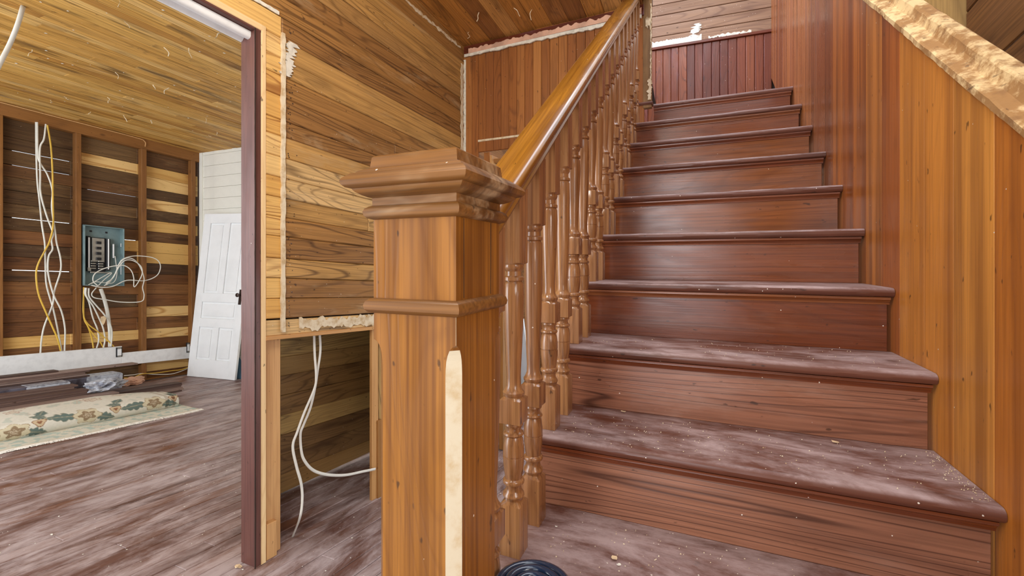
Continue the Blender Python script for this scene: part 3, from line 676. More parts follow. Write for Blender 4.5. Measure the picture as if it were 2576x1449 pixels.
def bal_levels(L):   # L extra length of the column
    s = .0245; L_ = [(0, s, 1), (.110, s, 1), (.1185, .0205, 0), (.122, .0215, 0), (.127, .0245, 0), (.132, .0235, 0), (.137, .019, 0), (.146, .0175, 0), (.151, .019, 0), (.154, .0235, 0), (.159, .0245, 0), (.163, .0225, 0),
        (.165, .019, 0), (.180, .0215, 0), (.200, .0235, 0), (.213, .024, 0), (.214, .0225, 0), (.216, .0225, 0), (.217, .024, 0), (.235, .0235, 0), (.252, .021, 0), (.258, .0185, 0), (.260, .021, 0), (.263, .0235, 0), (.267, .0225, 0), (.270, .018, 0), (.276, .017, 0), (.281, .019, 0), (.284, .0215, 0), (.288, .0205, 0),
        (.2905, s, 1), (.342, s, 1), (.348, .0215, 0), (.352, .024, 0), (.357, .0245, 0), (.362, .0205, 0), (.372, .0165, 0), (.39, .0160, 0), (.44, .0185, 0), (.50 + L * .4, .0215, 0), (.57 + L * .8, .0235, 0), (.598 + L, .0225, 0), (.604 + L, .019, 0), (.606 + L, .0235, 0), (.613 + L, .0235, 0), (.616 + L, .018, 0), (.626 + L, .0175, 0), (.631 + L, .0215, 0), (.636 + L, .0235, 0), (.641 + L, .0225, 0), (.645 + L, s, 1), (.812 + L, s, 1)]
    return L_
meB = []
for L in (0, .095):
    v_, f_ = loft(bal_levels(L)); me = mesh('baluster', v_, f_); me.materials.append(M['baluster'])
    me.shade_smooth(); me.set_sharp_from_angle(angle=math.radians(38)); meB.append(me)
for kk in range(-1, 17):
    n = kk // 2; long = kk % 2
    link('baluster', meB[long], M['baluster'], rail, Matrix.Translation((-.385, .92 + .12755 * kk, .19 * n)))

# ================================================================== ELECTRICAL PANEL AND CABLES
pan = empty('breaker_box', W(XS, 3.0, 1.0), label='open grey-green breaker panel box with black busbars on the stud wall', cat='electrical panel')
Py0, Py1 = sw(208, 650).y, sw(310, 650).y; H0, H1 = .534, 1.247; PX = XS
def pq(nm, ya, yb, ha, hb_, off, t, mat, par=pan, c=.002): return slab(nm, [W(PX + off, ya, ha), W(PX + off, yb, ha), W(PX + off, yb, hb_), W(PX + off, ya, hb_)], NW, t, mat, par, c=c)
pq('back_plate', Py0, Py1, H0, H1, -.055, .003, M['metal_box'])
pq('side_wall', Py0, Py0 + .012, H0, H1, .03, .085, M['metal_box']); pq('side_wall', Py1 - .012, Py1, H0, H1, .03, .085, M['metal_box'])
pq('side_wall', Py0, Py1, H0, H0 + .012, .03, .085, M['metal_box']); pq('side_wall', Py0, Py1, H1 - .012, H1, .03, .085, M['metal_box'])
def pf(u): return Py0 + (Py1 - Py0) * u
def ph(v): return H1 - (H1 - H0) * v
pq('breaker_rail', pf(.12), pf(.20), ph(.76), ph(.18), -.01, .04, M['black']); pq('breaker_rail', pf(.58), pf(.68), ph(.74), ph(.20), -.01, .04, M['black'])
bb = pq('busbar_base', pf(.20), pf(.58), ph(.78), ph(.19), -.03, .02, M['black'])
pq('busbar_plate', pf(.25), pf(.55), ph(.60), ph(.20), -.022, .006, M['silver'], bb)
for i in range(5): pq('busbar_finger', pf(.34), pf(.46), ph(.30 + i * .09), ph(.255 + i * .09), -.008, .014, M['black'], bb)
for i in range(4):
    for s in (.2, .38): pq('clip', pf(s), pf(s + .12), ph(.60 + i * .04), ph(.58 + i * .04), -.004, .012, M['silver'], bb)
for s in (.155, .63): pq('terminal_strip', pf(s - .015), pf(s + .02), ph(.72), ph(.20), -.006, .01, M['white'])
pq('lug', pf(.12), pf(.2), ph(.76), ph(.70), 0, .03, M['silver']); pq('neutral_bar', pf(.18), pf(.70), ph(.79), ph(.765), -.0, .02, M['silver'])
pq('ground_bar', pf(.76), pf(.795), ph(.52), ph(.28), -.02, .02, M['white'])
for s in (.22, .60): pq('knockout', pf(s), pf(s + .06), ph(.105), ph(.075), -.052, .003, M['black'])
pq('label_tape', pf(.93), pf(.95), ph(.80), ph(.55), .002, .001, M['white']); pq('label_tape', pf(.93), pf(.95), ph(.32), ph(.26), .002, .001, M['white'])
def spts(pts, off=.04): return [sw(u, v, off + random.uniform(-.006, .006)) for u, v in pts]
def cable(name, pts, r, mat, label, group, off=.04, cat='cable', **kw):
    o = tube(name, spts(pts, off), r, mat, None, n=7, nrm=NW, flat=.5, **kw); tag(o, label, cat, group); return o
random.seed(5)
def zc_(pts, ox, oy, s): return [(ox + a / s, oy + b / s) for a, b in pts]
A = lambda pts: zc_(pts, 0, 280, 4.025)
B_ = lambda pts: zc_(pts, 0, 600, 4.83)
rw_ = .0062 * 1.25
G1 = 'cables hanging in the first stud bay'
cable('electrical_cable', A([(365, 110), (368, 400), (378, 700), (400, 900), (425, 1150)]) + B_([(545, 60), (552, 300), (565, 560), (640, 830), (690, 1050), (750, 1365)]), rw_, M['cable_white'], 'white cable hanging straightest and leftmost in the first stud bay', G1)
cable('electrical_cable', A([(378, 110), (383, 420), (405, 520), (480, 640), (530, 800), (525, 980), (560, 1230)]) + B_([(690, 60), (735, 240), (735, 400), (660, 640), (640, 800), (540, 1060), (505, 1230), (492, 1390)]), rw_, M['cable_white'], 'white cable crossing over the others and ending leftmost above the white board', G1, off=.05)
cable('electrical_cable', A([(465, 130), (445, 280), (405, 375), (408, 640), (412, 830), (470, 1050), (535, 1230)]) + B_([(625, 20), (638, 130), (590, 220), (585, 420), (650, 680), (745, 880), (790, 1100), (785, 1365)]), rw_, M['cable_white'], 'kinked white cable ending rightmost in the first stud bay', G1, off=.06)
cable('electrical_cable', A([(480, 140), (515, 350), (532, 620), (535, 900), (538, 1150)]) + B_([(600, 40), (545, 150), (460, 320), (440, 460), (470, 680), (560, 900), (640, 1080), (700, 1220), (738, 1365)]), rw_, M['cable_yellow'], 'yellow cable bowing out left in the first stud bay', G1, off=.07)
D_ = lambda pts: zc_(pts, 180, 540, 4.025)
G2 = 'cables leaving the breaker panel'
cable('electrical_cable', D_([(125, 735), (122, 950), (130, 1060), (170, 1140), (205, 1250), (222, 1350)]), rw_, M['cable_yellow'], 'yellow cable running down beside the stud under the panel', G2)
cable('electrical_cable', D_([(122, 800), (120, 1000), (165, 1130), (230, 1220), (290, 1290), (322, 1345)]), rw_ * .8, M['cable_yellow'], 'middle yellow cable fanning out below the panel', G2, off=.05)
cable('electrical_cable', D_([(130, 1060), (180, 1120), (260, 1180), (350, 1260), (430, 1335)]), rw_ * .8, M['cable_yellow'], 'yellow cable slanting furthest right below the panel', G2, off=.06)
cable('electrical_cable', D_([(140, 740), (135, 800), (175, 880), (215, 1040), (262, 1160), (275, 1270), (255, 1350)]), rw_, M['cable_white'], 'leftmost white cable below the panel', G2, off=.05)
cable('electrical_cable', D_([(150, 740), (150, 820), (215, 920), (275, 1040), (320, 1150), (338, 1260), (325, 1345)]), rw_, M['cable_white'], 'second white cable from the left below the panel', G2, off=.06)
cable('electrical_cable', D_([(175, 745), (180, 830), (250, 920), (330, 1010), (390, 1110), (410, 1200), (400, 1335)]), rw_, M['cable_white'], 'third white cable from the left below the panel', G2, off=.07)
cable('electrical_cable', D_([(295, 750), (330, 850), (360, 970), (380, 1100), (390, 1220), (388, 1335)]), rw_ * 2.4, M['cable_white'], 'thick grey-white service cable below the panel', G2, off=.045)
G3 = 'cable ends looping out of the breaker panel'
cable('cable_loop', D_([(200, 715), (300, 735), (420, 725), (560, 665), (740, 668), (860, 620), (900, 540), (880, 470), (800, 430), (640, 418), (530, 445), (480, 500), (450, 590), (380, 690), (330, 720)]), .0055, M['cable_white'], 'widest white cable loop reaching right of the panel', G3, off=.10)
cable('cable_loop', D_([(250, 740), (205, 800), (230, 840), (340, 860), (500, 885), (700, 880), (735, 820), (720, 740), (735, 650), (700, 540), (640, 460), (560, 440), (490, 490), (440, 600), (400, 660), (340, 715)]), .0055, M['cable_white'], 'white cable loop hanging lowest beneath the panel', G3, off=.12)
cable('cable_loop', D_([(265, 720), (218, 670), (235, 600), (320, 550), (430, 520), (530, 515), (600, 560), (630, 640), (632, 728), (665, 700), (715, 600), (700, 520), (620, 465), (540, 465), (480, 530), (420, 640), (350, 690)]), .0055, M['cable_white'], 'white cable loop with a sharp kink right of the panel', G3, off=.14)
cable('cable_loop', D_([(170, 710), (240, 680), (330, 690), (420, 690), (460, 600), (440, 420)]), .004, M['cable_white'], 'thin white wire rising to the ground bar inside the panel', G3, off=.06)
cable('cable_loop', D_([(200, 700), (300, 640), (390, 590), (400, 600), (330, 660), (270, 720)]), .005, M['cable_white'], 'short white cable hairpin inside the panel bottom', G3, off=.05)
o = slab('paper_tag', [sw(268, 800, .09), sw(264, 812, .09), sw(260, 818, .09), sw(252, 806, .09), sw(254, 797, .09), sw(262, 795, .09)], NW, .002, M['tag']); tag(o, 'buff paper tag caught on the cables below the panel', 'tag')

# ================================================================== WHITE BOARDS, OUTLET BOXES
wb = empty('baseboard_left', kind='structure')
yb1 = sw(307, 870, .02).y
def topb(u, v): return hz(sw(u, v, .02))
slab('board', [W(XS + .02, YN, -.465), W(XS + .02, yb1, -.44), W(XS + .02, yb1, topb(305, 871)), W(XS + .02, YN, topb(0, 896) + .0)], NW, .02, M['white_trim'], wb)
slab('board', [W(XS + .02, yb1, -.45), W(XS + .02, YWH - .12, -.46), W(XS + .02, YWH - .12, topb(474, 872)), W(XS + .02, yb1, topb(308, 888))], NW, .02, M['white_trim'], wb)
def outlet(u0, u1, v0, v1, label):
    a, b = sw(u0, 880, .03), sw(u1, 880, .03); h0, h1 = hz(sw((u0 + u1) / 2, v1, .03)), hz(sw((u0 + u1) / 2, v0, .03))
    r = empty('outlet_box', W(XS + .03, (a.y + b.y) / 2, (h0 + h1) / 2), label=label, cat='outlet box', group='outlet boxes on the white baseboard')
    def s(nm, y0, y1, z0, z1, off, t, m, p=None): return slab(nm, [W(XS + off, y0, z0), W(XS + off, y1, z0), W(XS + off, y1, z1), W(XS + off, y0, z1)], NW, t, m, p or r, c=.001)
    bx_ = s('box', a.y, b.y, h0, h1, .028, .02, M['black']); d = (b.y - a.y) * .18; e = (h1 - h0) * .16
    s('receptacle', a.y + d, b.y - d, h0 + e, h1 - e, .036, .008, M['white'], bx_)
    s('ear', a.y + d, b.y - d, h1 - e * .8, h1 - e * .2, .034, .004, M['silver']); s('ear', a.y + d, b.y - d, h0 + e * .2, h0 + e * .8, .034, .004, M['silver'])
outlet(292.5, 308, 874, 898, 'outlet box with white receptacle at the joint of the white baseboard')
outlet(470, 478, 862, 887, 'outlet box partly hidden beside the leaning white door')
random.seed(9)
o = tube('loose_cable', spts([(312, 945), (335, 943), (357, 940), (395, 942), (430, 941), (455, 934), (476, 925)], .03), .006, M['cable_white'], None, n=7); tag(o, 'white cable lying along the wall foot behind the flooring pile', 'cable', 'cables along the wall foot')
o = tube('loose_cable', spts([(312, 951), (335, 950), (357, 941), (395, 938), (430, 933), (455, 930), (476, 923)], .045), .006, M['cable_yellow'], None, n=7); tag(o, 'yellow cable lying along the wall foot behind the flooring pile', 'cable', 'cables along the wall foot')
# stray cable from the ceiling, top left
def ce(u, v, z): return hit(u, v, (0, 0, z), NF)
o = tube('hanging_cable', [ce(60, 14, 2.45), ce(57, 20, 2.41), ce(45, 60, 2.3), ce(25, 110, 2.17), ce(-5, 170, 2.0), ce(-30, 230, 1.85)], .013, M['cable_white'], None, n=8, flat=.5)
tag(o, 'white cable dangling from a hole in the far room ceiling', 'cable')
# hall cables
def hp(u, v, off): return wl(u, v, off)
random.seed(3)
E_ = lambda pts: zc_(pts, 600, 800, 2.2325)
o = tube('hall_cable', [hp(u, v, -.05 + i * .012) for i, (u, v) in enumerate(E_([(424, 60), (428, 200), (436, 330), (425, 400), (370, 530), (330, 640), (305, 720), (325, 830), (352, 930), (358, 1020), (345, 1120)]))] + [onfloor(736, 1350)], .0075, M['cable_white'], None, n=8, flat=.55, nrm=NW)
tag(o, 'white cable from the header ending in a floor hole in the hall', 'cable', 'cables hanging in the hall opening')
o = tube('hall_cable', [hp(u, v, -.055 + .0045 * i) for i, (u, v) in enumerate(E_([(454, 60), (460, 180), (445, 290), (432, 380), (405, 500), (365, 600), (348, 650), (352, 740), (370, 800), (420, 855), (500, 880), (600, 882), (700, 862), (768, 848)]))], .0075, M['cable_white'], None, n=8, flat=.55, nrm=NW)
tag(o, 'white cable curving right into the bored stud of the hall opening', 'cable', 'cables hanging in the hall opening')

# ================================================================== DOORS LEANING IN THE FAR ROOM
BL, BR = onfloor(470, 946, .004), onfloor(590, 957, .004)
ex = (BR - BL); dwid = ex.length; ex.normalize()
TL = hit(515, 538, (0, YWH - .17, 0), (0, 1, 0))
ey = (TL - BL); dh = ey.length; ey.normalize(); ez = ex.cross(ey).normalized()
if ez.y > 0: ez = -ez
md = Matrix((ex, ey, ez)).transposed().to_4x4(); md.translation = BL
wd = empty('panel_door', BL, label='white painted five-panel door leaning against the white plank wall', cat='door')
def dq(nm, x0, x1, y0, y1, z0, z1, mat, par=wd, bev=.003):
    o = box(nm, (x0, y0, z0), (x1, y1, z1), mat, None, bev)
    ctr = Vector(((x0 + x1) / 2, (y0 + y1) / 2, (z0 + z1) / 2)); wc = md @ ctr
    o.data.transform(md.to_3x3().to_4x4()); m_ = Matrix.Translation(wc)
    WMX[o.name] = m_; o.parent = par; o.matrix_local = WMX[par.name].inverted() @ m_
    return o
T_ = .035; Wd, Hd = dwid, dh
slabm = M['white']
st_ = .115
cols = [0, st_, Wd / 2 - .045, Wd / 2 + .045, Wd - st_, Wd]
rows = [0, .24, .68, .80, 1.02, 1.14, Hd - .13, Hd]
dq('stile', 0, st_, 0, Hd, -T_, 0, slabm); dq('stile', Wd - st_, Wd, 0, Hd, -T_, 0, slabm)
for a, b in ((0, rows[1]), (rows[2], rows[3]), (rows[4], rows[5]), (rows[6], Hd)): dq('cross_rail', st_, Wd - st_, a, b, -T_, -.001, slabm)
dq('mullion', cols[2], cols[3], rows[1], rows[2], -T_, -.001, slabm); dq('mullion', cols[2], cols[3], rows[5], rows[6], -T_, -.001, slabm)
for x0, x1, y0, y1 in ((cols[1], cols[2], rows[1], rows[2]), (cols[3], cols[4], rows[1], rows[2]), (cols[1], cols[4], rows[3], rows[4]), (cols[1], cols[2], rows[5], rows[6]), (cols[3], cols[4], rows[5], rows[6])):
    dq('panel', x0, x1, y0, y1, -.026, -.016, slabm); dq('panel', x0 + .028, x1 - .028, y0 + .028, y1 - .028, -.018, -.006, slabm, bev=.008)
kx, ky = Wd - .055, 1.10
pl = dq('lock_plate', kx - .022, kx + .022, ky - .10, ky + .10, 0, .004, M['brass']); 
kv, kf = loft([(0, .008, 0), (.03, .008, 0), (.033, .02, 0), (.042, .027, 0), (.052, .026, 0), (.058, .014, 0)], 16)
link('door_knob', mesh('door_knob', kv, kf), M['brass'], pl, md @ Matrix.Translation((kx, ky + .03, .004)), 50)
B2 = onfloor(592, 952, .004); 
md2 = frame(B2 + Vector((0, .10, 0)), ex, ez); ey2 = Vector((-.02, .16, 1)).normalized(); m2 = Matrix((ex, ey2, ex.cross(ey2))).transposed().to_4x4(); m2.translation = B2 + Vector((.0, .0, 0))
B2.y -= .0
bd = empty('blue_door', B2, label='blue painted door leaning behind the white door by the dark jamb', cat='door')
box('slab', (0, 0, -.03), (.7, .95, 0), M['blue'], bd, .003, m2); box('molding', (.08, .1, 0), (.10, .85, .008), M['blue'], bd, .003, m2); box('molding', (.2, .1, 0), (.5, .85, .008), M['blue'], bd, .003, m2)

# ================================================================== FLOORING PILE
random.seed(12)
EYv = Vector((KX, 1, KZ)).normalized()
pile = []
def lam(xr, ye, up, L, wdt=.12, t=.016, label=None, group='flooring planks piled by the stud wall'):
    o = slab('flooring_plank', [W(xr - wdt, ye - L, HF + up), W(xr, ye - L, HF + up), W(xr, ye, HF + up), W(xr - wdt, ye, HF + up)], NF, t, M['floor_dark'], None, grain='v', c=.002)
    tag(o, label, 'flooring plank', group); return o
def stack(xr, ye, n, L, wdt, label, base=0, jit=.05):
    for j in range(n):
        q = random.uniform(-.004, .004)
        lam(xr + q, ye - random.uniform(0, jit), base + .0172 * (j + 1), L, wdt, label=label, group=label)
stack(-5.875, 3.33, 6, .76, .118, 'dark flooring plank in the low stack reaching furthest right', jit=.04)
stack(-6.005, 3.15, 6, .64, .118, 'dark flooring plank in the low stack just behind the crumpled plastic', jit=.05)
stack(-5.735, 3.12, 3, .40, .085, 'narrow dark flooring plank lying lowest behind the rug end')
stack(-6.00, 2.455, 13, 2.2, .112, 'dark flooring plank in the tall stack beside the short wrapped bundle', jit=.07)
stack(-5.875, 2.50, 11, 2.3, .112, 'dark flooring plank in the middle stack between the tall stack and the rug', jit=.07)
stack(-5.745, 2.68, 8, 2.5, .112, 'dark flooring plank in the stack directly behind the rolled rug', jit=.08)
stack(-6.31, 2.66, 4, 2.4, .12, 'dark flooring plank on top of the plastic-wrapped bundles', base=.237, jit=.04)
lam(-6.31, 3.09, .3235, 3.0, .12, label='longest dark flooring plank on the very top of the pile', group=None)
lam(-6.33, 2.42, .3405, 1.6, .10, label='short dark flooring plank on the pile top at the photo left', group=None)
def bundle(xr, ye, up, L, wdt, t, label, cap=.3):
    r = empty('flooring_bundle', W(xr - wdt / 2, ye, HF + up - t), label=label, cat='flooring bundle', group='wrapped bundles of flooring')
    wp_ = slab('wrapped_planks', [W(xr - wdt, ye - L, HF + up), W(xr, ye - L, HF + up), W(xr, ye, HF + up), W(xr - wdt, ye, HF + up)], NF, t, M['wrap_dark'], r, grain='v', c=.006)
    slab('plastic_end', [W(xr - wdt - .003, ye - cap, HF + up + .003), W(xr + .003, ye - cap, HF + up + .003), W(xr + .003, ye + .012, HF + up + .003), W(xr - wdt - .003, ye + .012, HF + up + .003)], NF, t, M['wrap'], wp_, grain='v', c=.012)
bundle(-6.30, 2.93, .235, 2.6, .19, .10, 'upper plastic-wrapped bundle of dark flooring nearest the white baseboard')
bundle(-6.29, 2.92, .130, 2.6, .19, .125, 'lower plastic-wrapped bundle of dark flooring under the upper bundle')
bundle(-6.135, 2.42, .245, 1.8, .14, .24, 'short wrapped flooring bundle at the photo left')
# crumpled plastic and paper
def crumple(name, ctr, sx, sy, sz, mat, seed):
    bm = bmesh.new(); bmesh.ops.create_icosphere(bm, subdivisions=4, radius=1)
    for v in bm.verts:
        q = v.co * 2.3 + Vector((seed, 0, 0)); r = 1 + .45 * noise.noise(q) + .3 * noise.noise(q * 2.7)
        v.co = Vector((v.co.x * sx * r, v.co.y * sy * r, max(-.55, v.co.z) * sz * r))
    me = bpy.data.meshes.new(name); bm.to_mesh(me); bm.free()
    return link(name, me, mat, None, Matrix.Translation(ctr))
o = crumple('crumpled_plastic', onfloor(262, 978, .15) + Vector((0, 0, .035)), .10, .16, .06, M['wrap'], 4); tag(o, 'crumpled clear plastic sheet on the flooring pile', 'plastic sheet')
o = crumple('crumpled_paper', onfloor(328, 972, 0) + Vector((0, 0, .05)), .10, .14, .05, M['pink'], 9); tag(o, 'pinkish crumpled paper behind the flooring pile end', 'paper')

# ================================================================== RUG
rug = empty('rolled_rug', onfloor(250, 1070), label='cream floral rug half rolled up on the floor before the flooring pile', cat='rug')
PF = [(-1, 0)]
_cells = {}
def rug_cell(i):
    if i not in _cells:
        rr = random.Random(i * 17 + 3); cell = .46
        cx = (i + .5) * cell + rr.uniform(-.03, .03); cy = .155 + rr.uniform(-.02, .03)
        _cells[i] = dict(c=(cx, cy), leaf=[(cx + .07, cy + .01, rr.uniform(-.25, .3), .21, .055), (cx - .06, cy - .02, PI + rr.uniform(-.1, .5), .15, .05), (cx + .27, cy + .10, rr.uniform(1.9, 2.6) , .12, .045), (cx + .25, cy + .06, rr.uniform(.2, .9), .10, .04)],
                         bud=(cx + .30, cy + .015), ring=[(cx + rr.uniform(-.2, .2), .36 + rr.uniform(0, .32), rr.uniform(.03, .055)) for _ in range(3)], pale=[(cx + rr.uniform(-.2, .2), .34 + rr.uniform(0, .3), rr.uniform(0, 6), .14, .04) for _ in range(3)], ph=rr.uniform(0, 6))
    return _cells[i]
def rug_color(s, t):
    """s along the roll (m), t across (m) -> floral print"""
    cream = (.68, .66, .57); col = cream
    n_ = noise.noise(Vector((s * 16, t * 16, 0)))
    if n_ > .42: col = (.54, .57, .49)
    i = math.floor(s / .46)
    def leaf(L, c1, c2):
        x, y, a, ln, wd_ = L; dx, dy = s - x, t - y; p = dx * math.cos(a) + dy * math.sin(a); q = -dx * math.sin(a) + dy * math.cos(a)
        if 0 < p < ln:
            h = wd_ * math.sin(PI * min(1, p / ln) ** .7) * (.62 + .38 * abs(math.sin(p / ln * 13)))
            if abs(q) < h: return c2 if (abs(q) < .004 or abs(q) > h - .005) else c1
        return None
    for ii in (i - 1, i, i + 1):
        d = rug_cell(ii)
        for L in d['pale']:
            c_ = leaf(L, (.50, .55, .48), (.58, .50, .40))
            if c_: col = c_
        for x, y, r_ in d['ring']:
            a = math.atan2(t - y, s - x); q = math.hypot(s - x, t - y) / (r_ * (1 + .2 * math.sin(5 * a + d['ph'])))
            if .82 < q < 1.0 or .35 < q < .48: col = (.46, .33, .26)
            elif q < .82: col = (.64, .58, .47)
        for L in d['leaf']:
            c_ = leaf(L, (.125, .175, .155), (.30, .30, .22))
            if c_: col = c_
        x, y = d['bud']; a = math.atan2(t - y, s - x); q = math.hypot(s - x, t - y) / (.04 * (1 + .2 * math.sin(3 * a)))
        if q < 1: col = (.26, .12, .06) if (q > .85 or q < .4) else (.56, .44, .28)
        x, y = d['c']; a = math.atan2((t - y) * 1.1, s - x); q = math.hypot(s - x, (t - y) * 1.1) / (.09 * (1 + .12 * math.sin(6 * a + d['ph'])))
        if q < 1:
            q2 = math.hypot(s - x, (t - y) * 1.1) / (.052 * (1 + .25 * math.sin(5 * a + d['ph'] + 1)))
            col = (.34, .24, .13) if q > .95 else (.60, .54, .38)
            if q2 < 1: col = (.27, .19, .11)
            if q2 < .55 and math.sin(9 * a + 30 * q2) > 0: col = (.50, .42, .30)
    if s < .12: col = tuple(c * k_ for c, k_ in zip(col, (.72, .66, .62))) if (int(s / .03) % 2) else col
    k_ = 1 + .08 * noise.noise(Vector((s * 60, t * 60, 1)))
    return np.array([c * k_ for c in col])
def cloth(name, fn, ns, nt, S, T, parent, cfn, thick=.008):
    vs = [fn(S[0] + (S[1] - S[0]) * i / ns, T[0] + (T[1] - T[0]) * j / nt) for i in range(ns + 1) for j in range(nt + 1)]
    fs = [(i * (nt + 1) + j, (i + 1) * (nt + 1) + j, (i + 1) * (nt + 1) + j + 1, i * (nt + 1) + j + 1) for i in range(ns) for j in range(nt)]
    c = vs[0].copy(); me = bpy.data.meshes.new(name); me.from_pydata([tuple(v - c) for v in vs], [], fs)
    at = me.color_attributes.new('print', 'FLOAT_COLOR', 'POINT')
    buf = np.ones((len(vs), 4), dtype=np.float32)
    for i in range(ns + 1):
        for j in range(nt + 1):
            buf[i * (nt + 1) + j, :3] = cfn(S[0] + (S[1] - S[0]) * i / ns, T[0] + (T[1] - T[0]) * j / nt)
    at.data.foreach_set('color', buf.ravel())
    o = link(name, me, M['rug'], parent, Matrix.Translation(c), 60)
    md_ = o.modifiers.new('pile', 'SOLIDIFY'); md_.thickness = thick; md_.offset = -1
    return o
g = NT('woven_rug'); at = g.n('ShaderNodeVertexColor', layer_name='print'); g.put(at.outputs[0], g.b.inputs['Base Color']); g.b.inputs['Roughness'].default_value = .95
g.bump(g.noise(g.n('ShaderNodeTexCoord').outputs['Object'], scale=400, det=1), .3, .002); M['rug'] = g.m
RF = onfloor(443, 1023); rx0 = x0of(RF); RYE = RF.y
def roll(s, t):
    # t: 0 at the floor line in front, goes up over the top and slopes back to the pile
    y = RYE - s
    wob = .006 * math.sin(s * 3.1) + .004 * math.sin(s * 7.7)
    R = .062
    if t < .24:
        a = -PI / 2 + t / .24 * (PI * .92); x = R * .95 * math.cos(a) - .015; z = R + R * math.sin(a)
    else:
        q = t - .24; x = -.03 - q * .93; z = 2 * R - .002 + .035 * math.sin(min(1, q / .30) * PI / 2) - max(0, q - .34) * .5
        tap = max(0, min(1, (.5 - s) / .5)); z -= tap * .05 * min(1, q / .3)
    return W(rx0 + x, y, HF + max(.006, z + wob))
cloth('rolled_part', roll, 560, 120, (0, 3.2), (0, .66), rug, lambda s, t: rug_color(s, t), .008)
FE = onfloor(500, 1031); fx0 = x0of(FE)
def flap(s, t):
    y = RYE + .06 - s; x = rx0 - .10 + (fx0 - rx0 + .10) * t
    return W(x, y - .02 * math.sin(t * 2), HF + .008 + .004 * math.sin(s * 9 + t * 3) * t)
def flapc(s, t):
    if t > .93: return np.array((.62, .56, .44))
    c_ = rug_color(s + .13, t * .5 + .3); base = np.array((.60, .58, .47)); n_ = noise.noise(Vector((s * 22, t * 8, 3)))
    return base * .6 + c_ * .4 if n_ < .1 else np.array((.42, .50, .44))
cloth('flat_part', flap, 360, 36, (0, 3.3), (0, 1), rug, flapc, .006)
vs = []; fs = []
random.seed(2)
for i in range(2200):
    s = random.uniform(0, 3.3); p = flap(s, 1.0); L = random.uniform(.03, .05) + .035 * max(0, noise.noise(Vector((s * 3, 0, 5)))) ; dx = random.uniform(-.02, .02)
    if random.random() < .12: L *= .4
    b = len(vs); q = p + Vector((L, dx, -.006)); mid = p.lerp(q, .5) + Vector((0, random.uniform(-.008, .008), .004))
    wv = Vector((0, .004, 0)); vs += [p - wv, p + wv, mid + wv, mid - wv, q + wv * .6, q - wv * .6]; fs += [(b, b + 1, b + 2, b + 3), (b + 3, b + 2, b + 4, b + 5)]
me = bpy.data.meshes.new('fringe'); me.from_pydata([tuple(v) for v in vs], [], fs)
o = link('fringe', me, M['fringe'], rug); o['kind'] = 'stuff'

# ================================================================== THINGS BEYOND THE REAR DOORWAY
FD = onfloor(1275, 990); 
ld = empty('leaning_panel', FD, label='tall white panel standing in the room beyond the stairs', cat='panel')
def lp(nm, u0, u1, u0t, u1t, h, off, mat, t=.03, par=None):
    a, b = hit(u0, 700, FD + Vector((0, off, 0)), (0, 1, 0)), hit(u1, 700, FD + Vector((0, off, 0)), (0, 1, 0)); a2, b2 = hit(u0t, 700, FD + Vector((0, off, 0)), (0, 1, 0)), hit(u1t, 700, FD + Vector((0, off, 0)), (0, 1, 0))
    f = FD.z
    return slab(nm, [(a.x, a.y, f + .005), (b.x, b.y, f + .005), (b2.x, b2.y, f + h), (a2.x, a2.y, f + h)], (0, -1, 0), t, mat, par, grain='v')
lp('face', 1258, 1284, 1258, 1284, 1.55, 0, M['white'], .04, ld); lp('edge', 1284.5, 1287, 1284.5, 1287, 1.55, 0, M['white_trim'], .04, ld)
o = lp('gap_shade_strip', 1289, 1306, 1289, 1306, 1.9, -.3, M['navy'], .05); tag(o, 'dark grey strip standing in for the shaded gap between white panels beyond the stairs', 'post')  # dark slab stands in for the shade of the gap, not a post
o = lp('white_board', 1311, 1338, 1306, 1316, .9, .25, M['white'], .03); tag(o, 'slanting white board seen between the lowest balusters', 'board')

# ================================================================== COIL OF TUBING, DEBRIS
cc = Vector((-.282, .765, -.19))
coil = empty('tubing_coil', cc, label='coil of glossy blue-black tubing standing on the lower stair', cat='tubing coil')
for j in range(14):
    z = .010 + j * .0176
    for q, R in enumerate((.066, .048, .030)):
        if j < 13 and q > 0: continue
        pts = [(R * math.cos(a * PI / 8), R * math.sin(a * PI / 8), z + (.003 if q else 0)) for a in range(17)]
        vs, fs = tube_mesh(pts, .0088, n=3, sides=8, nrm=(0, 0, 1))
        link('tube_ring', mesh('tube_ring', vs, fs), M['tube'], coil, Matrix.Translation(cc), 60)
def flake(p, s, label, group=None, seed=0, mat='tag', n=(0, 0, 1)):
    random.seed(seed); k = 7; vs = []; 
    for i in range(k):
        a = 2 * PI * i / k; r = s * random.uniform(.45, 1.15); vs.append(Vector((r * math.cos(a), r * .6 * math.sin(a), random.uniform(.001, .45 * s))))
    vs = vs + [v - Vector((0, 0, .0012)) for v in vs]
    fs = [tuple(range(k)), tuple(range(k, 2 * k))] + [(i, (i + 1) % k, k + (i + 1) % k, k + i) for i in range(k)]
    o = link('plaster_flake', mesh('plaster_flake', vs, fs), M[mat], None, Matrix.Translation(Vector(p) + Vector((0, 0, .001)))); tag(o, label, 'plaster flake', group); return o
Gf = 'larger plaster flakes on the stairs and floor'
flake(hit(1545, 1405, (0, 0, .002), Z), .011, 'largest buff plaster flake on the lowest visible tread', Gf, 3)
flake(hit(1557, 1422, (0, 0, .002), Z), .005, 'small pale flake just below the largest flake', Gf, 5, 'plaster_white')
flake(hit(1400, 1326, (0, 0, .002), Z), .004, 'tiny pale flake beside the second baluster foot', Gf, 8, 'plaster_white')
flake(hit(2104, 1114, (0, 0, .192), Z), .010, 'buff plaster flake on the second tread against the riser', Gf, 4)
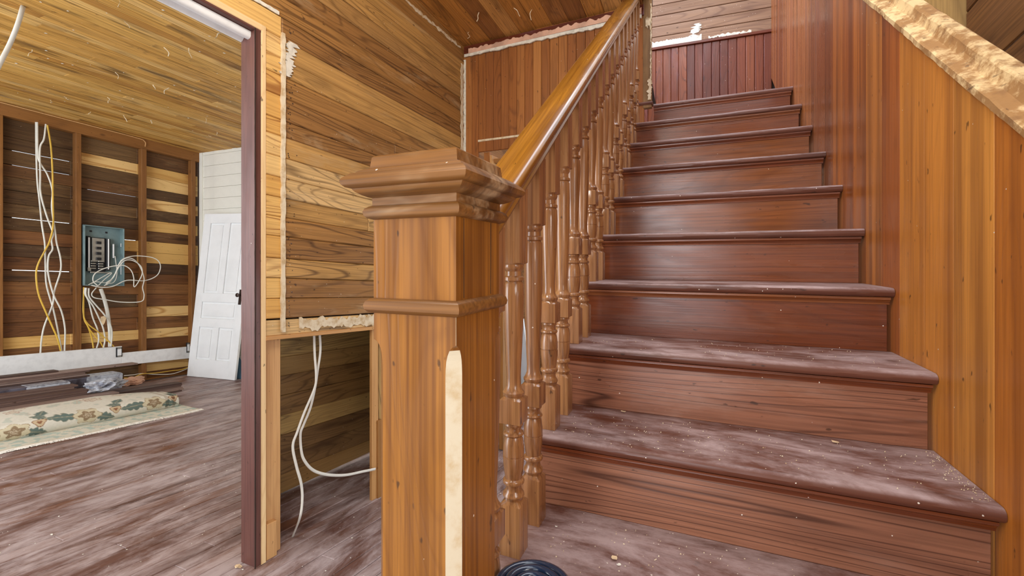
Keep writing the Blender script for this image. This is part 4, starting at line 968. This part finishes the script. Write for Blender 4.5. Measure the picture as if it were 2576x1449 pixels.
flake(hit(1567, 1037, (0, 0, .192), Z), .009, 'thin pinkish flake on the second tread near the balusters', Gf, 6)
flake(onfloor(597, 1428, .003), .030, 'buff plaster flake on the floor at the foot of the dark jamb', Gf, 7)
flake(onfloor(130, 1346, .003), .012, 'white plaster flake alone on the far room floor', Gf, 9, 'plaster_white')
random.seed(77)
def chips(name, pts, smin, smax, mat, label, cat):
    vs = []; fs = []
    for p, n in pts:
        n = Vector(n); a = n.orthogonal().normalized(); b = n.cross(a); r = random.uniform(smin, smax); ang = random.uniform(0, 6.28); base = len(vs)
        st = random.uniform(.4, 1)
        for i in range(5):
            t = ang + 2 * PI * i / 5; vs.append(p + a * (math.cos(t) * r) + b * (math.sin(t) * r * st) + n * .0008)
        vs.append(p + n * random.uniform(.0015, .004)); fs += [(base + i, base + (i + 1) % 5, base + 5) for i in range(5)]
    me = bpy.data.meshes.new(name); me.from_pydata([tuple(v) for v in vs], [], fs); o = link(name, me, mat); tag(o, label, cat, kind='stuff')
pts = []
for i in range(260):
    y = random.uniform(.9, 3.0); x = random.uniform(-3.6, -.8) if random.random() < .75 else random.uniform(-5.6, -2)
    pts.append((W(x, y, HF + .001), NF))
chips('paint_chips', pts, .0015, .006, M['plaster_white'], 'tiny white paint chips scattered over the floorboards', 'paint chips')
pts = []
for i in range(420):
    n = random.choice((0, 0, 0, 1, 1, 1, 2, 2)); x = random.uniform(-.34, .50); y = yn(n) + random.uniform(.012, .25)
    pts.append((Vector((x, y, .19 * n + .0003)), Z))
for i in range(90): pts.append((Vector((.515 - abs(random.gauss(0, .02)), random.uniform(1.13, 1.37), .1903)), Z))
chips('plaster_crumbs', pts, .0006, .0022, M['plaster'], 'tiny plaster crumbs scattered over the lower treads', 'plaster crumbs')
pts = []
for i in range(110):
    y = random.uniform(1.2, 4.0); pts.append((W(random.uniform(-6.5, -2.2), y, HCR - .003), -NF))
chips('ceiling_paint_specks', pts, .003, .011, M['plaster_white'], 'white paint specks on the far room ceiling boards', 'paint specks')
# curls of old paper hanging from the ceilings
vs = []; fs = []
random.seed(6)
for i in range(46):
    p = W(random.uniform(-6.4, -2.3), random.uniform(1.6, 3.6), HCR - .012) if i < 36 else Vector((random.uniform(-1.7, -.7), random.uniform(2.2, 3.0), 2.38))
    L = random.uniform(.02, .07); r = random.uniform(.0015, .004); pa = [p + Vector((0, 0, .004))]
    for j in range(3): pa.append(pa[-1] + Vector((random.uniform(-.02, .02), random.uniform(-.02, .02), -L / 3)))
    a, b = tube_mesh(pa, r, n=3, sides=4); o_ = len(vs); vs += a; fs += [tuple(q + o_ for q in f) for f in b]
me = bpy.data.meshes.new('paper_curls'); me.from_pydata([tuple(v) for v in vs], [], fs); o = link('paper_curls', me, M['plaster']); tag(o, 'curls of old paper hanging from the ceiling boards', 'paper curls', kind='stuff')
